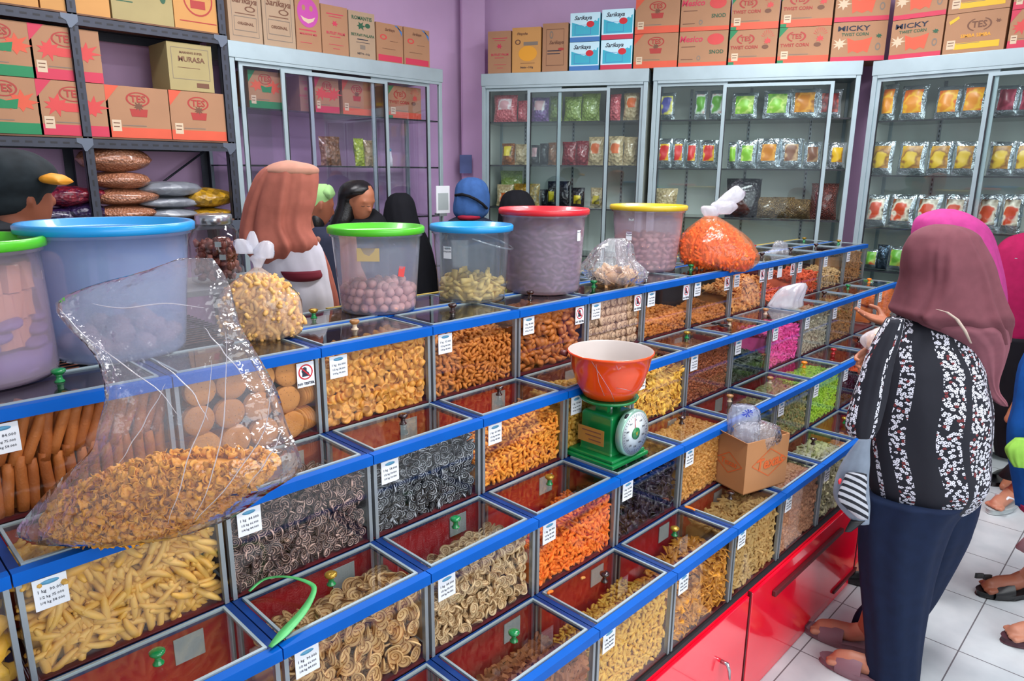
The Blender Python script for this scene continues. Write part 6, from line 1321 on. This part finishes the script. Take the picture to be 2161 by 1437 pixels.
# person with a white thong sandal, mostly beyond the right edge
o, loc, I = human('', (4.15, .12, 1.45), 1.2, SK1, pelvis=(4.18, .14, .85), nofeet=True, feet=[(4.16, .48), (4.2, .1)], label='person beyond the right edge showing a foot in a white thong sandal')
torso_cover(I, cloth('grey blouse cloth', '#6a6a72'), 'blouse', o, loc); legs_cover(I, cloth('dark trousers', '#1c1e26'), 'trousers', o, loc, .1, .07, .16)
bare_foot(o, loc, 4.14, .12, 1.3, SK3); HAIRC = MB().rings([(I['head']+np.array([0, 0, z]), I['rt']*r_, I['fw']*r_) for z, r_ in ((.13, .02), (.11, .07), (.05, .092), (-.02, .09), (-.08, .08))], 20).build('hair', HAIR, o, loc=loc)
bare_foot(o, loc, 4.1, .50, 1.3, SK3); shoe(o, loc, 4.1, .50, 1.3, WPAP, .25, strap=False, sole=GPAP)
MB().tube([(4.13, .54, .05), (4.08, .52, .075), (4.0, .51, .03), (4.08, .48, .075), (4.14, .46, .05)], .006).build('thong_strap', WPAP, o, loc=loc)

# child in a blue dress at the right edge
gC = 2.42
o, loc, I = human('', (3.12, .02, 1.0), .9, SK3, pelvis=(3.14, .04, .56), nofeet=True, slim=.65, k=.85, feet=[(2.972, .147), (3.26, .28)], hands=[(3.1, .2, .6), (3.1, -.1, .6)], label='child in a blue dress at the right edge, one foot near the camera')
BLD = cloth('blue dress cloth', '#0f4f9c', .12)
cover([(700, 2200, 2260), (770, 2160, 2300), (860, 2146, 2330), (900, 2136, 2340), (960, 2138, 2345), (1030, 2150, 2350), (1072, 2156, 2350)], gC, BLD, 'dress', o, loc, .7, fold_fn(.05, 6))
cover([(925, 2142, 2170), (945, 2124, 2172), (965, 2128, 2172), (985, 2140, 2170)], gC-.06, cloth('lime frill cloth', '#8cbf4c', .1), 'frill', o, loc, .5, fold_fn(.1, 9))
cover([(1066, 2155, 2345), (1074, 2156, 2347), (1082, 2160, 2345)], gC, cloth('dark pink hem', '#a32450'), 'hem', o, loc, .72, None, 6)
legs_cover(I, cloth('pale pink leggings', '#c79aa2', .06), 'leggings', o, loc, .06, .05, .2)
bare_foot(o, loc, 2.93, .19, .77, SK3, z=.026); e = shoe(o, loc, 2.93, .19, .77, mat('plum sandal', '#4c2a34', .6), .24, strap=False)
bare_foot(o, loc, 3.215, .325, .8, SK2, z=.026); e = shoe(o, loc, 3.215, .325, .8, BLK, .25)
b = MB(); q = np.array([3.15, .40, .072])
for s_ in (-1, 1): b.obox(q+RH*(.004 if s_ > 0 else -.03)+np.array([0, 0, -.010 if s_ > 0 else -.004]), RH*.027, (0, .008, 0), (0, 0, .022))
b.build('bow', BLK, o, loc=loc)

# woman in the flowered blouse
def batik():
    t = NT('flowered navy cloth'); uv = t.n('Attribute'); uv.attribute_name = 'fl'; sp_ = t.n('SeparateXYZ'); t.L.new(uv.outputs['Vector'], sp_.inputs[0]); u, v = sp_.outputs[0], sp_.outputs[1]
    vo = t.n('TexVoronoi'); vo.inputs['Scale'].default_value = 96; vo.voronoi_dimensions = '2D'; t.L.new(uv.outputs['Vector'], vo.inputs['Vector'])
    d = vo.outputs['Distance']; sc_ = t.n('SeparateColor'); t.L.new(vo.outputs['Color'], sc_.inputs[0])
    # petals: modulate the distance by the angle about the cell centre
    vs = t.n('VectorMath', operation='SUBTRACT'); t.L.new(uv.outputs['Vector'], vs.inputs[0]); t.L.new(vo.outputs['Position'], vs.inputs[1]); s2 = t.n('SeparateXYZ'); t.L.new(vs.outputs[0], s2.inputs[0])
    an = t.math('ARCTAN2', s2.outputs[1], s2.outputs[0]); pet = t.math('MULTIPLY_ADD', t.math('SINE', t.math('MULTIPLY', an, 5.)), .06, 0.)
    dd = t.math('ADD', d, pet); ring = t.math('MULTIPLY', t.math('LESS_THAN', dd, .46), t.math('GREATER_THAN', d, .13))
    wv = t.math('MULTIPLY', t.math('SINE', t.math('MULTIPLY', v, 16.)), .012)
    def band(c, w_, dens=0.):
        k = t.math('LESS_THAN', t.math('ABSOLUTE', t.math('SUBTRACT', t.math('ADD', u, wv), c)), w_)
        return t.math('MULTIPLY', k, t.math('GREATER_THAN', sc_.outputs[1], dens)) if dens else k
    m = None
    for c, w_, dn in ((.10, .03, .3), (.215, .026, .15), (.32, .007, 0), (.44, .062, 0), (.56, .008, 0), (.63, .02, .3), (.75, .03, .3), (.85, .05, .2), (.95, .02, .3), (.0, .02, .3)):
        k = band(c, w_, dn); m = k if m is None else t.math('MAXIMUM', m, k)
    f = t.math('MULTIPLY', ring, m); red = t.math('GREATER_THAN', sc_.outputs[0], .9)
    col = t.mix(f, S('#0b0d1c'), t.mix(red, S('#d8d8e4'), S('#7c2a2c'))); t.L.new(col, t.b.inputs['Base Color']); t.b.inputs['Roughness'].default_value = .8; t.bump(t.noise(5, 3, t.obj()), .4, .03); return t.m
BAT = batik()
def with_uv(o, nr, n, width=1.0, height=.9):
    me = o.data; a = me.attributes.new('fl', 'FLOAT_VECTOR', 'POINT'); V = []
    for j in range(nr):
        for i in range(n): th = i/n; V += [width*((th+.5) % 1. if 0 else th), height*j/(nr-1), 0]
    a.data.foreach_set('vector', np.array(V, np.float32))
g8 = 2.02
hd = wb(1982, 590, g8+.03)
wr_px = wb(1885, 684, g8+.22); 
o, loc, I = human('', hd, -.2, SK1, k=.88, slim=.56, pelvis=tuple(wb(1940, 1010, g8+.06)), nofeet=True, feet=[(2.30, .505), (2.45, .62)], hands=[tuple(wb(1868, 735, g8+.05)), tuple(wr_px)], label='shopper in a mauve headscarf and flowered navy blouse at the counter', tilt=.2)
MAU = cloth('mauve headscarf cloth', '#6a3c44', .1, .4, 4); MAU2 = cloth('mauve scarf underside', '#84505a', .08, .3, 4)
fm = lambda v, th: 1+.045*math.sin(4*th+5*v+1.)*(.15+v)+.03*math.sin(7*th-8*v)*(.2+.8*v)+.006*math.sin(13*th+3*v)
cover([(474, 1972, 2010), (481, 1950, 2038), (494, 1930, 2058), (510, 1919, 2066), (528, 1912, 2075), (555, 1909, 2087), (586, 1909, 2096), (617, 1901, 2102), (640, 1893, 2107), (658, 1886, 2111), (672, 1905, 2114), (690, 1955, 2118), (715, 1990, 2121)], g8, MAU, 'headscarf', o, loc, .8, ridges(fm, (4.75, -1.0, .09, .11), (4.62, -1.0, -.07, .10), (4.95, .3, .08, .10), (5.1, .32, -.06, .08), (5.35, .35, .07, .09), (4.3, -.5, .06, .09), (4.2, -.5, -.05, .07)), 60, 160)
cover([(600, 1960, 2070, .3), (650, 1940, 2095, .7), (680, 1925, 2112, .8), (700, 1955, 2118, .8), (725, 1992, 2121, .8), (760, 2022, 2115, .8), (800, 2058, 2106, .8), (825, 2078, 2108, .8), (845, 2095, 2122, .8), (856, 2112, 2127, .8)], g8-.01, MAU2, 'scarf_tail', o, loc, .8, ridges(fm, (4.4, .5, .08, .12), (4.65, .5, -.07, .1), (5.0, .4, .08, .1), (5.25, .3, -.05, .08)), 40, 120)
b = MB(); V = []
pts = [(1975, 652), (1997, 658), (2018, 673), (2035, 697), (2048, 724)]
P3 = [wb(x, y, g8-.205) for x, y in pts]; ww = (.002, .0045, .005, .0045, .002)
b.add([p+RH*w_ for p, w_ in zip(P3, ww)]+[p-RH*w_ for p, w_ in zip(P3, ww)], [(i, i+1, i+6, i+5) for i in range(4)], True); q = b.build('bag_strap', mat('pale strap', '#b5a294', .6), o, loc=loc); so = q.modifiers.new('t', 'SOLIDIFY'); so.thickness = .004
NR, NN = 40, 72
q = loft_px([(662, 1898, 1935), (680, 1880, 2020), (720, 1853, 2050), (760, 1836, 2068), (800, 1826, 2072), (850, 1822, 2082), (900, 1822, 2082), (950, 1824, 2078), (1000, 1826, 2077), (1035, 1836, 2062), (1062, 1860, 2040), (1082, 1905, 2010)], g8+.02, .78, NR, NN, fold_fn(.02, 5, .3, .01)).build('blouse', BAT, o, loc=loc); with_uv(q, NR, NN)
q = loft_px([(672, 1872, 1908), (710, 1850, 1900), (750, 1830, 1888), (790, 1816, 1878), (830, 1803, 1870), (870, 1791, 1860), (900, 1786, 1852), (920, 1794, 1842)], g8-.12, .8, 24, 48, fold_fn(.05, 5, 2)).build('sleeve', BAT, o, loc=loc); with_uv(q, 24, 48, .4, .3)
TRO = cloth('dark teal trousers cloth', '#12203c', .12, .4, 4)
cover([(1040, 1828, 2045), (1080, 1822, 2010), (1140, 1819, 1985), (1200, 1819, 1968), (1260, 1823, 1955), (1320, 1827, 1945), (1380, 1830, 1938), (1437, 1832, 1934), (1485, 1836, 1930)], g8+.0, TRO, 'trouser_leg', o, loc, .8, fold_fn(.03, 4, 1), 26, 44)
cover([(1045, 1900, 2062, .75, 0), (1080, 1900, 2056, .75, .0), (1120, 1898, 2044, .75, .02), (1165, 1890, 2022, .75, .05), (1215, 1875, 1995, .75, .08), (1265, 1850, 1965, .75, .1), (1300, 1812, 1935, .7, .1), (1325, 1798, 1890, .7, .1), (1350, 1795, 1862, .7, .1)], g8+.13, TRO, 'trouser_leg', o, loc, .75, fold_fn(.03, 4, 2), 26, 44)
MV = mat('mauve slipper', '#84626c', .5, var=.08)
for x, y, a in ((2.435, .685, .2), (2.30, .575, .12)):
    bare_foot(o, loc, x, y-.0, a, SK3, z=.02); shoe(o, loc, x, y, a, MV, .27, 'slipper')
# reaching right hand, palm up, and the cuff
b = MB(); tip = wb(1793, 657, g8+.24); dv = tip-wr_px
fingers(b, wr_px, dv, (0, -.25, 1), float(np.linalg.norm(dv))*.98, .12, .3, -1); b.blob([wr_px-dv*.5+np.array([0, 0, -.02]), wr_px-dv*.1], [.032, .024], 12)
q = b.build('hand', SK1, o, loc=loc); remesh(q, .0035)
b = MB(); lh = wb(1868, 728, g8+.05); fingers(b, lh, RH*-.6+np.array([0, 0, -.5]), FH*-1, .15, .5, .1, 1); q = b.build('hand', SK1, o, loc=loc); remesh(q, .0035)
MB().rings([(wr_px-dv*t+np.array([0, 0, -.02*t]), np.array([0, 0, r_]), FH*r_) for t, r_ in ((.35, .036), (.7, .046), (1.1, .055))], 20).build('cuff', BAT, o, loc=loc)
# things she holds
bag('clear_bag', [(690, 1858, 1880), (700, 1836, 1884), (712, 1822, 1885), (725, 1820, 1884), (738, 1832, 1880), (745, 1845, 1872)], g8+.02, FILMW, 'small bag of orange snacks held by the flowered blouse shopper', None,
    [(706, 1845, 1880), (718, 1834, 1882), (730, 1838, 1880), (741, 1850, 1872)], [T_chip(.022, .016, .003, .004, 4, 3)], 60, thick=.6, fold=fold_fn(.12, 6, 1., .08), pm=M_ORC, plabel='orange snacks inside the small held bag')
GRY = cloth('pale grey jacket cloth', '#8590a0', .08, .3)
def stripes():
    t = NT('striped knit'); v = t.obj(); s_ = t.n('SeparateXYZ'); t.L.new(v, s_.inputs[0]); w_ = t.math('ADD', t.math('MULTIPLY', s_.outputs[2], 300.), t.math('MULTIPLY', s_.outputs[0], 220.))
    t.L.new(t.mix(t.math('GREATER_THAN', t.math('SINE', w_), .1), S('#b9bcc4'), S('#1a1c26')), t.b.inputs['Base Color']); t.b.inputs['Roughness'].default_value = .85; return t.m
jo = empty('jacket', tuple(wb(1805, 1105, g8-.12)), label='pale grey and striped jacket hanging from the arm of the flowered blouse shopper', cat='jacket'); jl = tuple(-np.array(jo.location))
loft_px([(925, 1815, 1838), (950, 1795, 1835), (980, 1775, 1835), (1010, 1763, 1832), (1040, 1758, 1832), (1065, 1768, 1834), (1085, 1785, 1834), (1105, 1805, 1834)], g8-.05, .45, 22, 36, fold_fn(.06, 5, 1, .03)).build('body', GRY, jo, loc=jl)
loft_px([(1000, 1785, 1828), (1020, 1778, 1828), (1045, 1768, 1826), (1062, 1775, 1830), (1080, 1795, 1832), (1095, 1812, 1832)], g8-.10, .4, 16, 30, fold_fn(.05, 5, 2)).build('striped_sleeve', stripes(), jo, loc=jl)
q = wb(1774, 1016, g8-.17); MB().lathe([(.008, 0), (.009, .003), (.004, .006)], axis='y', n=14).build('red_badge', INKR, jo, loc=tuple(q+np.array(jl)))
loft_px([(1098, 1795, 1826), (1110, 1788, 1812), (1122, 1782, 1796)], g8-.06, .4, 8, 18).build('cuff', BLK, jo, loc=jl)
